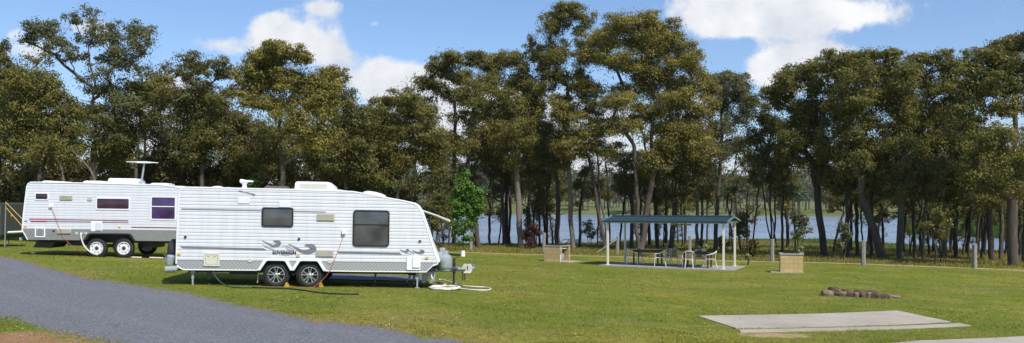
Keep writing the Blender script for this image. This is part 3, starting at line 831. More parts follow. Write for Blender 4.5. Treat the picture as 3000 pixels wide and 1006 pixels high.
mb = MB(); (u0, w0), (u1, w1) = f1.P(536, 553.5, .3), f1.P(1000, 560, .3)
mb.prism([(u0 + .9, w0 - .05), (u1, w1 - .06), (u1, w1 + .035), (u0 + .9, w0 + .045)], .3, 2.1); mb.build('roof_panel', M['trim'], c1, bevel=.01)
# wind-up antenna
a, bq = f1.P3(716, 551, .45), f1.P3(716, 535, .45); mb = MB()
mb.tube([a, a.lerp(bq, .5), bq], [.07, .05, .09], 10); p1, p2 = f1.P3(703, 530, .45), f1.P3(742, 532, .45)
mb.tube([bq + Vector((0, 0, .02)), f1.P3(704, 530.5, .45)], [.06, .05], 8); mb.tube([f1.P3(703, 530.5, .45), f1.P3(724, 531.5, .45), p2], [.035, .03, .02], 8)
mb.build('antenna', M['trim'], c1, smooth=True)
mb = MB(); mb.tube([f1.P3(700, 558.5, -.03), f1.P3(745, 569, -.03)], .008, 6); mb.tube([f1.P3(741, 568, -.03), f1.P3(747, 570, -.03)], .02, 6); mb.build('crank_handle', M['steelgrey'], c1)
# front boot
pb = [f1.P(*q) for q in ((1262, 706), (1268, 712), (1290, 766), (1287, 771), (1276, 768))]
MB().prism(pb, .12, W1 - .12).build('front_boot', M['trim'], c1, bevel=.01)
# chassis, drawbar
zc = f1.P(700, 797)[1]
mb = MB()
for y in (.55, W1 - .6): mb.bb((.15, y, zc - .06), (6.3, y + .05, zb1 - .001))
for x in (.5, 1.6, 3.9, 5.0, 6.2): mb.bb((x, .1, zc + .0), (x + .05, W1 - .1, zc + .08))
for cx_ in (808, 906.5):
    u, w = f1.P(cx_, 808); mb.tube([(u, .1, w), (u, W1 - .1, w)], .035, 8); mb.box((u, .55, w + .08), (.7, .07, .03))
mb.build('chassis', M['chassis'], c1)
MB().bb((f1.P(672, 0)[0], .45, f1.P(700, 808)[1]), (f1.P(757, 0)[0], 1.7, zb1 - .01)).build('water_tank', M['black'], c1, bevel=.02)
MB().bb((f1.P(985, 0)[0], .9, f1.P(985, 806)[1]), (f1.P(1048, 0)[0], 1.6, zb1 - .01)).build('water_tank', M['black'], c1, bevel=.02)
def jack(root, fr, px, y, ybot, mat, foot=True):
    a = fr.P3(px, 795, y); e = fr.P3(px, ybot, y); mb = MB()
    mb.box((a.x, y, (a.z + e.z) / 2 + (a.z - e.z) * .25), (.055, .055, (a.z - e.z) * .5)); mb.box((a.x, y, (a.z + e.z) / 2 - .02), (.038, .038, (a.z - e.z)))
    mb.box((a.x, y, a.z), (.11, .1, .1)); mb.box((a.x, y, e.z + .01), (.12, .12, .02)); mb.build('stabiliser_leg', mat, root)
for px, y, yb in ((565.5, .12, 840), (613, 1.9, 832), (1223, .12, 845), (1213, 1.9, 836), (1100, 1.95, 834)): jack(c1, f1, px, y, yb, M['steelgrey'])
zd0, zd1 = f1.P(1300, 802)[1], f1.P(1300, 793)[1]
uN = f1.P(1378, 798, 1.19)[0]; ub = f1.P(1235, 800)[0]; mb = MB()
for s in (-1, 1):
    mb.tube([(ub - .6, W1 / 2 + s * .95, (zd0 + zd1) / 2), (uN - .15, W1 / 2 + s * .07, (zd0 + zd1) / 2)], .055, 4)
mb.bb((ub + .05, .32, zd0 + .0), (ub + .12, W1 - .32, zd1)); mb.bb((ub + .6, .85, zd1), (ub + 1.0, W1 - .85, zd1 + .015))
mb.build('drawbar', M['galv'], c1)
mb = MB(); cz_ = (zd0 + zd1) / 2 + .02
mb.box((uN - .1, W1 / 2, cz_ + .02), (.34, .09, .1)); mb.lathe([(.05, -.05), (.07, 0), (.06, .05), (0, .06)], 12, Matrix.Translation((uN + .07, W1 / 2, cz_)))
mb.tube([(uN - .05, W1 / 2, cz_ + .05), (uN + .05, W1 / 2, cz_ + .1), (uN + .02, W1 / 2, cz_ + .26)], .014, 6); mb.tube([(uN + .05, W1 / 2, cz_ + .1), (uN + .14, W1 / 2, cz_ + .08)], .016, 6)
mb.build('coupling', M['galv'], c1)
mb = MB()
for k in range(5):
    a0 = R(20 + k * 8); cx_ = uN - .14 + k * .025
    mb.tube([(cx_ + .085 * math.cos(t), W1 / 2 - .07, cz_ + .0 + .13 * math.sin(t)) for t in [R(i * 30 + 15) for i in range(13)]], .011, 6, caps=False)
mb.build('trailer_cable', M['hosewhite'], c1, smooth=True)
uj = f1.P(1330, 800, 1.0)[0]; mb = MB(); zg = f1.P(1330, 841, 1.0)[1]
mb.tube([(uj, 1.0, zg + .02), (uj, 1.0, cz_ + .3)], .032, 10); mb.tube([(uj, 1.0, cz_ - .1), (uj, 1.0, cz_ + .16)], .045, 10)
mb.tube([(uj, 1.0, cz_ + .3), (uj + .1, 1.0, cz_ + .31), (uj + .1, 1.0, cz_ + .38)], .012, 6); mb.box((uj, 1.0, zg + .01), (.42, .3, .02)); mb.build('jockey_stand', M['chassis'], c1, smooth=True)
mb = MB()
for dx in (-.22, -.16):
    for i in range(9):
        p = Vector((uN + dx + .012 * math.sin(i * 2.1), W1 / 2 - .05, cz_ - .06 - i * .033)); mb.lathe([(.012, -.02), (.018, 0), (.012, .02)], 6, Matrix.Translation(p))
mb.build('safety_chain', M['chassis'], c1)
uu = f1.P(1250, 0)[0]
for y in (.5, 1.4): MB().prism([(uu + .0, f1.P(1250, 800)[1]), (uu + .36, f1.P(1250, 800)[1]), (uu + .33, f1.P(1250, 834)[1]), (uu + .24, f1.P(1250, 834)[1]), (uu + .2, f1.P(1250, 812)[1]), (uu + .1, f1.P(1250, 834)[1]), (uu - .02, f1.P(1250, 834)[1])], y, y + .3).build('axle_stand', M['steelgrey'], c1)
mb = MB(); mb.tube([f1.P3(757, 797, .2), f1.P3(754, 829, .2)], .012, 6); mb.build('drain_pipe', M['cream'], c1)
# spare wheel, bumper and tail lights at the rear end (seen edge-on)
u, w = f1.P(505, 742)
Mw = Matrix.Translation((u + .05, .62, w)) @ Matrix.Rotation(R(-90), 4, 'Y')
sp = MB().lathe([(.0, .0), (.3, .0), (.34, .03), (.35, .08), (.345, .23), (.3, .28), (.15, .29), (0, .29)], 36, Mw).build('spare_wheel', M['rubber'], c1, smooth=True)
mb = MB(); e = f1.P3(499, 760, .3)
mb.lathe([(.0, -.12), (.09, -.12), (.105, -.08), (.105, .1), (.08, .13), (0, .13)], 16, Matrix.Translation(f1.P3(499, 762, .1)) @ Matrix.Rotation(R(8), 4, 'Y'))
mb.build('tail_lamp_pod', M['steelgrey'], c1, smooth=True)
q0, q1 = f1.P3(486, 790, .02), f1.P3(512, 789, .02)
mb = MB(); mb.tube([q0, q1], .085, 12); mb.tube([q1, f1.P3(522, 782, .02)], [.085, .05], 12); mb.box((q0.x + .12, W1 / 2, q0.z), (.14, W1 - .1, .13)); mb.build('bumper', M['steelgrey'], c1, smooth=True)
# awning on the far side: pitched canopy, roller and struts
ya = W1; yb_ = W1 + 2.3
rB = f1.P3(1316, 648, yb_); hB = f1.P3(1222, 613, ya + .06)
aw = MB().tube([Vector((.7, ya + .09, hB.z + .12)), Vector((hB.x - .05, ya + .09, hB.z + .12))], .07, 12).build('awning', M['trim'], c1, smooth=True)
MB().tube([hB, hB.lerp(rB, .55) + Vector((0, 0, .02)), rB], [.035, .032, .045], 8).build('awning_arm', M['trim'], aw, smooth=True)
MB().tube([hB + Vector((.0, .03, -.25)), hB + Vector((.55, .45, -1.0))], .03, 6).build('awning_strut', M['chassis'], aw)
def sheet(name, label, cat, cx, cy, lx, ly, ang, mat, th=.012):
    vs = []; n = 10; ca_, sa = math.cos(ang), math.sin(ang)
    for i in range(n + 1):
        for j in range(n + 1):
            a, b_ = (i / n - .5) * lx, (j / n - .5) * ly
            x, y = cx + a * ca_ - b_ * sa, cy + a * sa + b_ * ca_; vs.append((x, y, hz(x, y) + .035 + .008 * math.sin(a * 5 + b_ * 3)))
    me = bpy.data.meshes.new(name); me.from_pydata(vs, [], [(i * (n + 1) + j, (i + 1) * (n + 1) + j, (i + 1) * (n + 1) + j + 1, i * (n + 1) + j + 1) for i in range(n) for j in range(n)])
    return tag(link(name, me, mat, smooth=True), label, cat)
sheet('groundsheet', 'grey annexe groundsheet spread on the grass behind the large white caravan', 'groundsheet', -5.0, 26.4, 4.8, 2.3, R(5), M['mat'])
# door-side folding step stool
p = Vector((-2.95, 25.35, 0)); p.z = hz(p.x, p.y)
st = thing('step_stool', 'small white and red step stool seen under the large caravan near its front', 'step stool', p)
mb = MB(); mb.prism([(-.2, 0), (-.16, 0), (-.06, .22), (-.1, .22)], -.02, .02); mb.prism([(.16, 0), (.2, 0), (.12, .22), (.08, .22)], -.02, .02); mb.prism([(-.2, 0), (-.16, 0), (-.06, .22), (-.1, .22)], .28, .32); mb.prism([(.16, 0), (.2, 0), (.12, .22), (.08, .22)], .28, .32)
mb.build('leg', M['trim'], st); MB().bb((-.14, -.04, .22), (.16, .34, .245)).build('step_tread', M['red'], st)

def cyl_bottle(name, label, loc, r, h, mat, grp=None):
    t = thing(name, label, 'gas bottle', loc, group=grp)
    MB().lathe([(r * .72, 0), (r * .78, .02), (r * .78, .05), (r * .92, .07), (r, .12), (r, h * .62), (r * .93, h * .72), (r * .6, h * .8), (r * .3, h * .83), (0, h * .84)], 28).build('cylinder', mat, t, smooth=True)
    mb = MB()
    for a0, a1 in ((20, 160), (200, 340)):
        pts = [(r * .5 * math.cos(R(a)), r * .5 * math.sin(R(a)), h * .79) for a in range(a0, a1 + 1, 20)]
        for q0, q1 in zip(pts[:-1], pts[1:]):
            mb.add([q0, q1, (q1[0], q1[1], h), (q0[0], q0[1], h)], [(0, 1, 2, 3)])
    mb.build('collar', mat, t, fix=False); MB().lathe([(.025, h * .82), (.025, h * .9), (.035, h * .9), (.035, h * .95), (0, h * .95)], 10).build('valve', M['galv'], t)
    return t
def lw(fr, px, py, y): return fr.m @ fr.P3(px, py, y)
q = fr_pt = lw(f1, 1305, 794, .62)
cyl_bottle('gas_bottle', 'grey gas bottle standing upright on the drawbar, the nearer of two behind each other', q, .182, .56, M['gas'])
q = lw(f1, 1297, 790, 1.35); b2 = cyl_bottle('gas_bottle', 'darker gas bottle with tall valve, half hidden behind the front gas bottle on the drawbar', q, .17, .62, M['steelgrey'])
# wheel chocks
def chock(label, px, py, d, rz, s=1.0):
    p = Vector(pxy(px, d) + (0,)); p.z = hz(p.x, p.y)
    t = MB().prism([(-.065 * s, 0), (.065 * s, 0), (.055 * s, .03), (.01 * s, .12 * s), (-.02 * s, .13 * s), (-.05 * s, .07 * s)], -.06, .06).build('wheel_chock', M['yellow'], None, bevel=.008)
    t.location = p; t.rotation_euler = (0, 0, rz); return tag(t, label, 'wheel chock', 'yellow wheel chocks')
chock('yellow wheel chock between the two alloy wheels of the large caravan', 841, 839, 22.48, R(5))
chock('yellow wheel chock in front of the right alloy wheel of the large caravan', 941, 839, 22.66, R(5))
chock('pale yellow wheel chock between the two white-rimmed wheels', 303, 749, 31.75, R(3), .75)
chock('orange yellow wheel chock right of the second white-rimmed wheel', 383, 751, 31.75, R(3), 1.0)
# hoses and leads
cord('power_lead', 'orange power lead hanging from the large caravan inlet down past the right alloy wheel', 'power lead',
     [f1.m @ f1.P3(1008, 684, -.09), f1.m @ f1.P3(1001, 706, -.08), f1.m @ f1.P3(984, 750, -.09), f1.m @ f1.P3(962, 800, -.12), f1.m @ f1.P3(940, 825, -.16), gl(912, 846), gl(880, 845), gl(846, 843)], .0065, M['orange'])
cord('hose', 'dark green hose drooping from under the rear of the large caravan to the grass', 'hose',
     [f1.m @ f1.P3(625, 792, .05), f1.m @ f1.P3(629, 806, .0), f1.m @ f1.P3(645, 826, -.05), gl(668, 841), gl(690, 844.5), gl(740, 846)], .018, M['hosegreen'])
cord('hose', 'long black hose lying on the grass in front of the alloy wheels', 'hose', [gl(738, 845), gl(800, 847), gl(850, 849), gl(888, 853), (gl(935, 860)), gl(990, 864), gl(1051, 865)], .022, M['hoseblack'])
cpt = G(1304, 848)
coil = [];
for k in range(72):
    a = R(k * 15); rr = .40 + .03 * math.sin(k * .37)
    coil.append((cpt.x + rr * math.cos(a) * 1.0, cpt.y + rr * math.sin(a) * 1.0, hz(cpt.x, cpt.y) + .03 + k * .0006 + .01 * math.sin(k * .9)))
gx = [gl(1350, 849, .03), gl(1390, 853, .03), gl(1425, 854, .03), gl(1438, 850, .03), gl(1425, 845.5, .03), gl(1375, 842.5, .03), gl(1345, 839, .03), gl(1322, 830, .03), gl(1298, 823, .03), gl(1286, 822, .03)]
cord('hose', 'white water hose coiled on the grass under the drawbar with a long loop', 'hose', coil + gx, .02, M['hosewhite'])
cord('hose', 'short white hose dropping from the caravan front to the coil on the grass', 'hose', [f1.m @ f1.P3(1262, 801, .3), f1.m @ f1.P3(1268, 820, .1), gl(1279, 838, .1), gl(1292, 841, .06), gl(1304, 845, .05)], .02, M['hosewhite'])
o = MB().tube([gl(1285, 838, .09), gl(1304, 843, .06)], [.04, .045], 10).build('hose_filter', M['hosewhite'], None, smooth=True); tag(o, 'white cylindrical water filter lying on the coiled hose', 'filter')

# ===== the second caravan =====
f2 = Frame(65, 31.3, -1.76, 2.6, .75)
W2 = 2.35
c2 = thing('caravan', 'white caravan with plain grey skirt, maroon stripes and purple windows, behind the large one', 'caravan', f2.loc, f2.rot)
out2 = [(65, 677), (69, 625), (74, 585), (79, 546), (83, 538.5), (91, 534.5), (150, 535.3), (300, 538.2), (470, 542.8), (500, 546.5), (526, 551), (560, 557), (590, 563), (602, 572), (618, 620), (634, 668), (640, 692), (626, 709), (518, 707.4), (300, 705), (81, 702.8)]
o2 = [f2.P(*p) for p in out2]
zb2 = f2.P(300, 673.3)[1]
caravan_body(c2, o2, zb2, W2, .098, M['white2'], .011)
edge_trim(c2, o2[:17], W2, M['trim'], .025)
a2 = [(391, 706), (381, 690), (375, 688), (270, 687), (263, 688.5), (251, 704.3)]
for y0, y1 in ((-.004, .03), (W2 - .03, W2 + .004)):
    pl = [f2.P(*q) for q in [(66, 671), (385, 674), (385, 667.5), (639, 671.5), (640, 692), (626, 709), (518, 707.4)] + a2 + [(81, 702.8), (65.3, 675)]]
    MB().prism(pl, y0, y1).build('skirt', M['skirt2'], c2)
pts = [f2.P(*q) for q in a2]; outp = [f2.P(*q) for q in ((397, 706), (385, 687), (376, 684.3), (268, 683.3), (259, 685), (245, 704.2))]; mb = MB()
for i in range(5): mb.prism([pts[i], pts[i + 1], outp[i + 1], outp[i]], -.05, -.003)
mb.build('wheel_arch', M['black'], c2)
mb = MB(); mb.tube([(f2.P(*q)[0], -.006, f2.P(*q)[1]) for q in ((66, 676), (81, 702.8))], .018, 6); mb.build('corner_moulding', M['trim'], c2)
for px in (281, 360.5):
    u, w = f2.P(px, 728); r = .365
    wheel(c2, 'wheel', (u, .045, w), r, .235, 'steel'); wheel(c2, 'wheel', (u, W2 - .05, w), r, .235, 'steel')
window(c2, f2, 102, 565, 143.5, 587, M['trim'], M['maroonglass'], .05, bw=.04, proud=.03)
window(c2, f2, 281, 580, 382, 615, M['trim'], M['maroonglass'], .06, bw=.045, proud=.03, lab='long low window with dark plum glass')
window(c2, f2, 441, 576, 517, 645, M['trim'], M['purple'], .06, mid=605, bw=.045, proud=.03, lab='tall two-part window with purple glass')
vent(c2, f2, 175, 573, 213.5, 586.5); vent(c2, f2, 168, 671, 209, 685)
plate(c2, 'vent_cap', f2, 257, 580, 270, 588, M['beige'], .03, .01)
plate(c2, 'power_inlet', f2, 145.5, 598, 155, 608.5, M['trim'], .07, .02)
plate(c2, 'hatch_backing', f2, 267, 649, 300, 678, M['trim'], .012, .01); plate(c2, 'hatch_door', f2, 281, 652, 299, 675, M['white2'], .04, .02)
door_hatch(c2, f2, 103, 666.5, 133.5, 695.5, M['trim'], M['skirt2'])
for px in (225, 239, 252): round_port(c2, f2, px, 684, .05)
for q in ((75, 663), (350, 665)): plate(c2, 'marker_lamp', f2, q[0] - 4, q[1] - 2.5, q[0] + 4, q[1] + 2.5, M['amber'], .02, .01)
for q in ((158, 677),): plate(c2, 'awning_clip', f2, q[0] - 3, q[1] - 1.5, q[0] + 3, q[1] + 1.5, M['black'], .02, .006)
mb = MB(); stripe(mb, f2, (86, 642.3), (376, 647), .035, -.016, 0, 'red'); stripe(mb, f2, (88, 648.8), (136, 649.4), .05, -.016, .04, 'red'); stripe(mb, f2, (385, 666), (518, 668.3), .035, -.016, 0, 'red')
mb = MB(); stripe(mb, f2, (138, 649.6), (377, 653), .03, -.016); stripe(mb, f2, (72, 649), (80, 649.2), .04, -.016)
roofbox(c2, 'air_conditioner', f2, 315, 523.5, 404, 539.5, M['trim'], .7, 1.5, .06, .08)
for a, e, nm in ((120, 158, 530), (160, 193, 532), (241, 304, 530.5), (438, 495, 537)): roofbox(c2, 'roof_hatch', f2, a, nm, e, 541, M['trim'], .4, 1.1, .12, .1)
mb = MB(); mb.tube([f2.P3(413, 541, .9), f2.P3(419, 505, .9), f2.P3(423, 478, .9)], .035, 8); an = mb.build('antenna_mast', M['steelgrey'], c2, smooth=True)
mb = MB(); mb.box(f2.P3(421, 476, .9), (.42, .3, .06))
l0, l1 = f2.P3(370, 474.5, .9), f2.P3(464, 477.5, .9); c0 = f2.P3(421, 475.5, .9)
mb.tube([l0, c0], [.012, .028], 6); mb.tube([c0, l1], [.028, .012], 6); mb.build('antenna_wing', M['trim'], an, bevel=0)
zc2 = f2.P(300, 713)[1]; mb = MB()
for y in (.5, W2 - .55): mb.bb((.4, y, zc2), (6.4, y + .05, zb2))
for x in (.9, 2.2, 4.6, 5.8): mb.bb((x, .1, zc2 + .05), (x + .05, W2 - .1, zc2 + .12))
mb.box((3.2, .5, f2.P(300, 722)[1]), (.9, .07, .12)); mb.build('chassis', M['chassis'], c2)
MB().prism([f2.P(*q) for q in ((90, 704), (150, 704), (127, 729), (77, 727))], .5, 1.6).build('mudflap_panel', M['tarp'], c2)
MB().bb((f2.P(185, 0)[0], .6, f2.P(185, 722)[1]), (f2.P(232, 0)[0], 1.6, zb2 - .01)).build('water_tank', M['black'], c2, bevel=.02)
MB().bb((f2.P(395, 0)[0], .6, f2.P(400, 728)[1]), (f2.P(450, 0)[0], 1.5, zb2 - .01)).build('toolbox', M['black'], c2, bevel=.02)
for px, y, yb in ((98, .15, 741), (149, 1.9, 738), (485, .3, 748), (500, 1.9, 742), (612, .15, 750)): jack(c2, f2, px, y, yb, M['galv'])
u, w = f2.P(60, 678); Mw = Matrix.Translation((u + .14, .65, w)) @ Matrix.Rotation(R(-90), 4, 'Y')
MB().lathe([(.0, .0), (.3, .0), (.35, .03), (.365, .08), (.36, .19), (.3, .23), (0, .24)], 36, Mw).build('spare_wheel', M['rubber'], c2, smooth=True)
mb = MB(); q0, q1 = f2.P3(55, 700, .3), f2.P3(78, 705, .3); mb.box((q0.x + .12, W2 / 2, q0.z), (.1, W2 - .4, .1)); mb.tube([f2.P3(62, 712, .5), f2.P3(60, 720, .5)], .02, 6); mb.build('bumper', M['steelgrey'], c2)
mb = MB()
for s in (-1, 1): mb.tube([(6.6, W2 / 2 + s * .8, zc2 + .1), (8.1, W2 / 2 + s * .05, zc2 + .1)], .05, 4)
mb.build('drawbar', M['galv'], c2)
cord('hose', 'white drain hose curving from the second caravan down to its front left wheel', 'hose', [f2.m @ f2.P3(237, 684, -.05), f2.m @ f2.P3(238, 698, -.1), f2.m @ f2.P3(248, 722, -.12), f2.m @ f2.P3(270, 742, -.15), gl(298, 752.5)], .026, M['hosewhite'])
cord('power_lead', 'orange power lead hanging from the second caravan inlet to the grass', 'power lead', [f2.m @ f2.P3(150, 606, -.08), f2.m @ f2.P3(160, 630, -.06), f2.m @ f2.P3(176, 672, -.07), f2.m @ f2.P3(196, 706, -.1), f2.m @ f2.P3(225, 732, -.15), gl(258, 750), gl(285, 752)], .007, M['orange'])
cord('pipe', 'white pipe lying on the grass right of the white-rimmed wheels', 'pipe', [gl(348, 755, .03), gl(380, 756, .03), gl(415, 757.5, .03)], .026, M['hosewhite'])
cord('pipe', 'white pipe end lying on the grass behind the large caravan spare wheel', 'pipe', [gl(438, 757.5, .03), gl(460, 758, .03), gl(484, 759, .03)], .026, M['hosewhite'])

# ===== the third caravan at the left edge, front end and annexe poles =====
f3 = Frame(-150, 37.5, -1.72, 3, .5)
c3 = thing('caravan', 'dark fronted caravan mostly cut off by the left edge, with white drawbar', 'caravan', f3.loc, f3.rot)
o3 = [f3.P(*q) for q in ((-330, 700), (-330, 600), (-320, 594), (-8, 594), (2, 598), (4, 690), (-8, 700))]
MB().prism(o3, 0, 2.3).build('body', M['tarp'], c3, bevel=.03)
plate(c3, 'window', f3, -40, 604, 0, 632, M['cream'], .03, .04, y=-.004)
plate(c3, 'door', f3, -70, 602, -46, 694, M['white2'], .02, .03, y=-.004)
mb = MB(); z0 = f3.P(20, 683)[1]
for s in (-1, 1): mb.tube([(f3.P(5, 0)[0], 1.15 + s * .7, z0), (f3.P(34, 0)[0], 1.15, z0 + .02)], .05, 4)
mb.tube([f3.P3(14, 662, 1.0), f3.P3(30, 642, 1.0)], .05, 6); mb.tube([f3.P3(3, 642, 1.0), f3.P3(33, 642, 1.0)], .03, 6); mb.box(f3.P3(13, 653, .9), (.28, .2, .26)); mb.box(f3.P3(11, 673, .9), (.4, .1, .1)); mb.tube([f3.P3(13, 655, .8), f3.P3(13, 700, .8)], .035, 6)
mb.build('drawbar', M['trim'], c3)
jack(c3, f3, -20, .2, 706, M['galv'])
for px in (-180, -230):
    u, w = f3.P(px, 693); wheel(c3, 'wheel', (u, .04, w), .34, .2, 'steel')
def polew(name, label, a, b, r, mat, cat): return tag(MB().tube([a, b], r, 8).build(name, mat, None), label, cat)
pa = W(17, 593, 36.5); pg = W(14, 700, 36.5); pg.z = hz(pg.x, pg.y)
polew('awning_pole', 'thin grey awning pole standing by the cut-off caravan at the left edge', pa, pg, .025, M['galv'], 'pole')
g1 = W(64, 641, 35.2); g2 = W(56, 653, 35.4)
g1b = pa + (g1 - pa) * 1.6; g1b.z = max(g1b.z, hz(g1b.x, g1b.y)); g2b = W(20, 612, 36.5) + (g2 - W(20, 612, 36.5)) * 1.6
polew('guy_rope', 'upper yellow guy rope running down from the awning pole behind the second caravan', pa, g1b, .014, M['amber'], 'rope')
polew('guy_rope', 'lower yellow guy rope running down from the awning pole to the grass', W(18, 609, 36.5), g2b, .014, M['amber'], 'rope')
lp = W(26, 633, 38.5)
lt = thing('camp_lantern', 'orange globe lantern hanging near the left edge beyond the guy ropes', 'lantern', lp)
MB().lathe([(.02, -.12), (.1, -.1), (.16, -.02), (.15, .06), (.08, .11), (0, .12)], 16).build('globe', plain('orange_globe', (.6, .27, .05), .5), lt, smooth=True)
q = Vector((0, 0, -.12)); mb = MB(); mb.tube([(0, 0, -.1), (0, 0, hz(lp.x, lp.y) - lp.z)], .02, 6); mb.build('stand', M['chassis'], lt)

# ===== picnic shelter =====
S0 = Vector((4.74, 42.2, 0)); S0.z = hz(S0.x, S0.y)
exs = Vector((.906, -.424, 0)); eys = Vector((.424, .906, 0)); ang = math.atan2(exs.y, exs.x)
SL, SWd = 5.66, 2.8
def sh(a, b_, z=None):
    p = S0 + exs * a + eys * b_; p.z = hz(p.x, p.y) if z is None else z; return p
sht = thing('picnic_shelter', 'open picnic shelter with blue corrugated roof on four cream posts', 'shelter', S0, (0, 0, ang))
zE = CZ - .70 - S0.z - .07
zEr = zE
for a, b_ in ((0, 0), (SL, 0), (0, SWd), (SL, SWd)):
    z0 = hz(*sh(a, b_)[:2]) - S0.z
    mb = MB(); mb.bb((a - .048, b_ - .048, z0 - .05), (a + .048, b_ + .048, zE)); mb.bb((a - .1, b_ - .1, z0 + .0), (a + .1, b_ + .1, z0 + .065)); po = mb.build('post', M['cream_post'], sht, bevel=.006)
    if a > 0 and b_ == 0:
        mb = MB(); mb.box((a - .05, -.06, 1.15), (.05, .05, .07)); mb.box((a - .05, -.06, 1.45), (.03, .04, .04)); mb.build('power_point', M['chassis'], po)
mb = MB()
for b_ in (0, SWd): mb.bb((-.15, b_ - .03, zE), (SL + .15, b_ + .03, zE + .1))
for a in (0, SL / 2, SL): mb.bb((a - .03, .03, zE), (a + .03, SWd - .03, zE + .098))
mb.build('beam', M['cream_post'], sht)
ov = .22; pitch = .10; n = int((SL + 2 * ov) / .0375); rise = .21; zR0 = zE + .1
vs = []; rows = ((-ov, 0), (SWd / 2, 1), (SWd + ov, 0))
for i in range(n + 1):
    x = -ov + (SL + 2 * ov) * i / n; dz = .014 * math.cos(i * math.pi / 1.0 if False else i * math.pi * .75)
    for y, k in rows: vs.append((x, y, zR0 + k * rise + dz))
fs = []
for i in range(n):
    for k in range(2): fs.append((i * 3 + k, (i + 1) * 3 + k, (i + 1) * 3 + k + 1, i * 3 + k + 1))
rf = MB().add(vs, fs).build('roof', M['roof'], sht, fix=False)
sm = rf.modifiers.new('thickness', 'SOLIDIFY'); sm.thickness = .01
mb = MB(); mb.tube([(-ov, SWd / 2, zR0 + rise + .015), (SL + ov, SWd / 2, zR0 + rise + .015)], .05, 6)
mb.build('ridge_cap', M['roof'], rf)
FAS = plain('pale_blue_fascia', (.16, .24, .28), .5)
for x in (-ov - .015, SL + ov + .015):
    for s in (0, 1):
        ya_, yb = (-ov, SWd / 2) if s == 0 else (SWd + ov, SWd / 2)
        P4 = [(ya_, zR0 - .03), (yb, zR0 + rise - .03), (yb, zR0 + rise + .05), (ya_, zR0 + .05)]
        MB().add([(x - .014, p[0], p[1]) for p in P4] + [(x + .014, p[0], p[1]) for p in P4], [(0, 1, 2, 3), (7, 6, 5, 4), (0, 4, 5, 1), (1, 5, 6, 2), (2, 6, 7, 3), (3, 7, 4, 0)]).build('barge_board', FAS, rf)
pass
mb = MB(); mb.bb((-ov, -ov - .02, zR0 - .06), (SL + ov, -ov, zR0 + .01)); mb.build('gutter', M['roof'], sht)
mb = MB(); mb.box((SL * .63, .3, zE - .06), (1.0, .12, .07)); mb.build('light_fitting', M['wood_raw'], sht)
# pad under the shelter
slab('concrete_pad', [tuple(sh(a, b_)[:2]) for a, b_ in ((-.35, -.3), (SL + .45, -.3), (SL + .45, SWd + .35), (-.35, SWd + .35))], M['concrete2'], .05)
SLABS.append(np.array([tuple(sh(a, b_)[:2]) for a, b_ in ((-.35, -.3), (SL + .45, -.3), (SL + .45, SWd + .35), (-.35, SWd + .35))]))

def table(label, a, b_, lx, ly, rz=0):
    p = sh(a, b_); p.z += .05
    t = thing('outdoor_table', label, 'table', p, (0, 0, ang + rz), 'dark brown tables under the shelter')
    mb = MB(); nb = 7
    for i in range(nb): mb.box((0, (i - (nb - 1) / 2) * ly / nb, .735), (lx, ly / nb - .006, .03))
    mb.build('tabletop', M['darkwood'], t)
    mb = MB(); mb.box((0, ly / 2 - .04, .685), (lx - .1, .03, .065)); mb.box((0, -ly / 2 + .04, .685), (lx - .1, .03, .065)); mb.box((lx / 2 - .05, 0, .685), (.03, ly - .1, .065)); mb.box((-lx / 2 + .05, 0, .685), (.03, ly - .1, .065)); mb.build('apron', M['darkwood'], t)
    for sx in (-1, 1):
        for sy in (-1, 1): MB().bb((sx * (lx / 2 - .04) - .035, sy * (ly / 2 - .04) - .035, 0), (sx * (lx / 2 - .04) + .035, sy * (ly / 2 - .04) + .035, .72)).build('leg', M['darkwood'], t)
    return t
table('dark brown outdoor table under the left half of the picnic shelter', 1.64, 1.35, 1.3, .82)
table('dark brown outdoor table under the right half of the picnic shelter', 4.2, 1.1, 1.22, .82)

def make_chair():
    t = thing('bistro_chair', 'x', 'chair', group='aluminium chairs under the shelter')
    # arms + back hoop: one bent tube
    hoop = [(-.27, .24, .62), (-.275, .05, .645), (-.27, -.14, .7), (-.2, -.25, .78), (-.08, -.285, .815), (.08, -.285, .815), (.2, -.25, .78), (.27, -.14, .7), (.275, .05, .645), (.27, .24, .62)]
    MB().tube(hoop, .017, 8).build('arm_frame', M['alu'], t, smooth=True)
    for sx in (-1, 1):
        MB().tube([(sx * .27, .24, .62), (sx * .235, .23, .43), (sx * .25, .26, 0)], .016, 8).build('leg', M['alu'], t, smooth=True)
        MB().tube([(sx * .15, -.2, .43), (sx * .2, -.31, 0)], .016, 8).build('leg', M['alu'], t, smooth=True)
    mb = MB(); mb.tube([(-.235, .23, .43), (.235, .23, .43)], .016, 6); mb.tube([(-.15, -.2, .43), (.15, -.2, .43)], .016, 6)
    for sx in (-1, 1): mb.tube([(sx * .235, .23, .43), (sx * .15, -.2, .43)], .016, 6); mb.tube([(sx * .15, -.2, .43), (sx * .155, -.26, .8)], .013, 6)
    mb.build('seat_frame', M['alu'], t)
    mb = MB()
    for i in range(11):
        y = -.18 + i * .04; wx = .15 + (.235 - .15) * (y + .2) / .43; mb.box((0, y, .447), (wx * 2, .03, .012))
    mb.build('seat', M['cane'], t)
    mb = MB()
    for i in range(9): z = .47 + i * .036; mb.box((0, -.205 - (z - .43) * .15, z), (.28, .012, .027))
    mb.build('backrest', M['cane'], t)
    return t
ch0 = make_chair(); first = [True]
def chair(label, a, b_, rz):
    c = ch0 if first[0] else copy_tree(ch0); first[0] = False
    p = sh(a, b_); p.z += .052; c.location = p; c.rotation_euler = (0, 0, R(rz)); c['label'] = label; return c
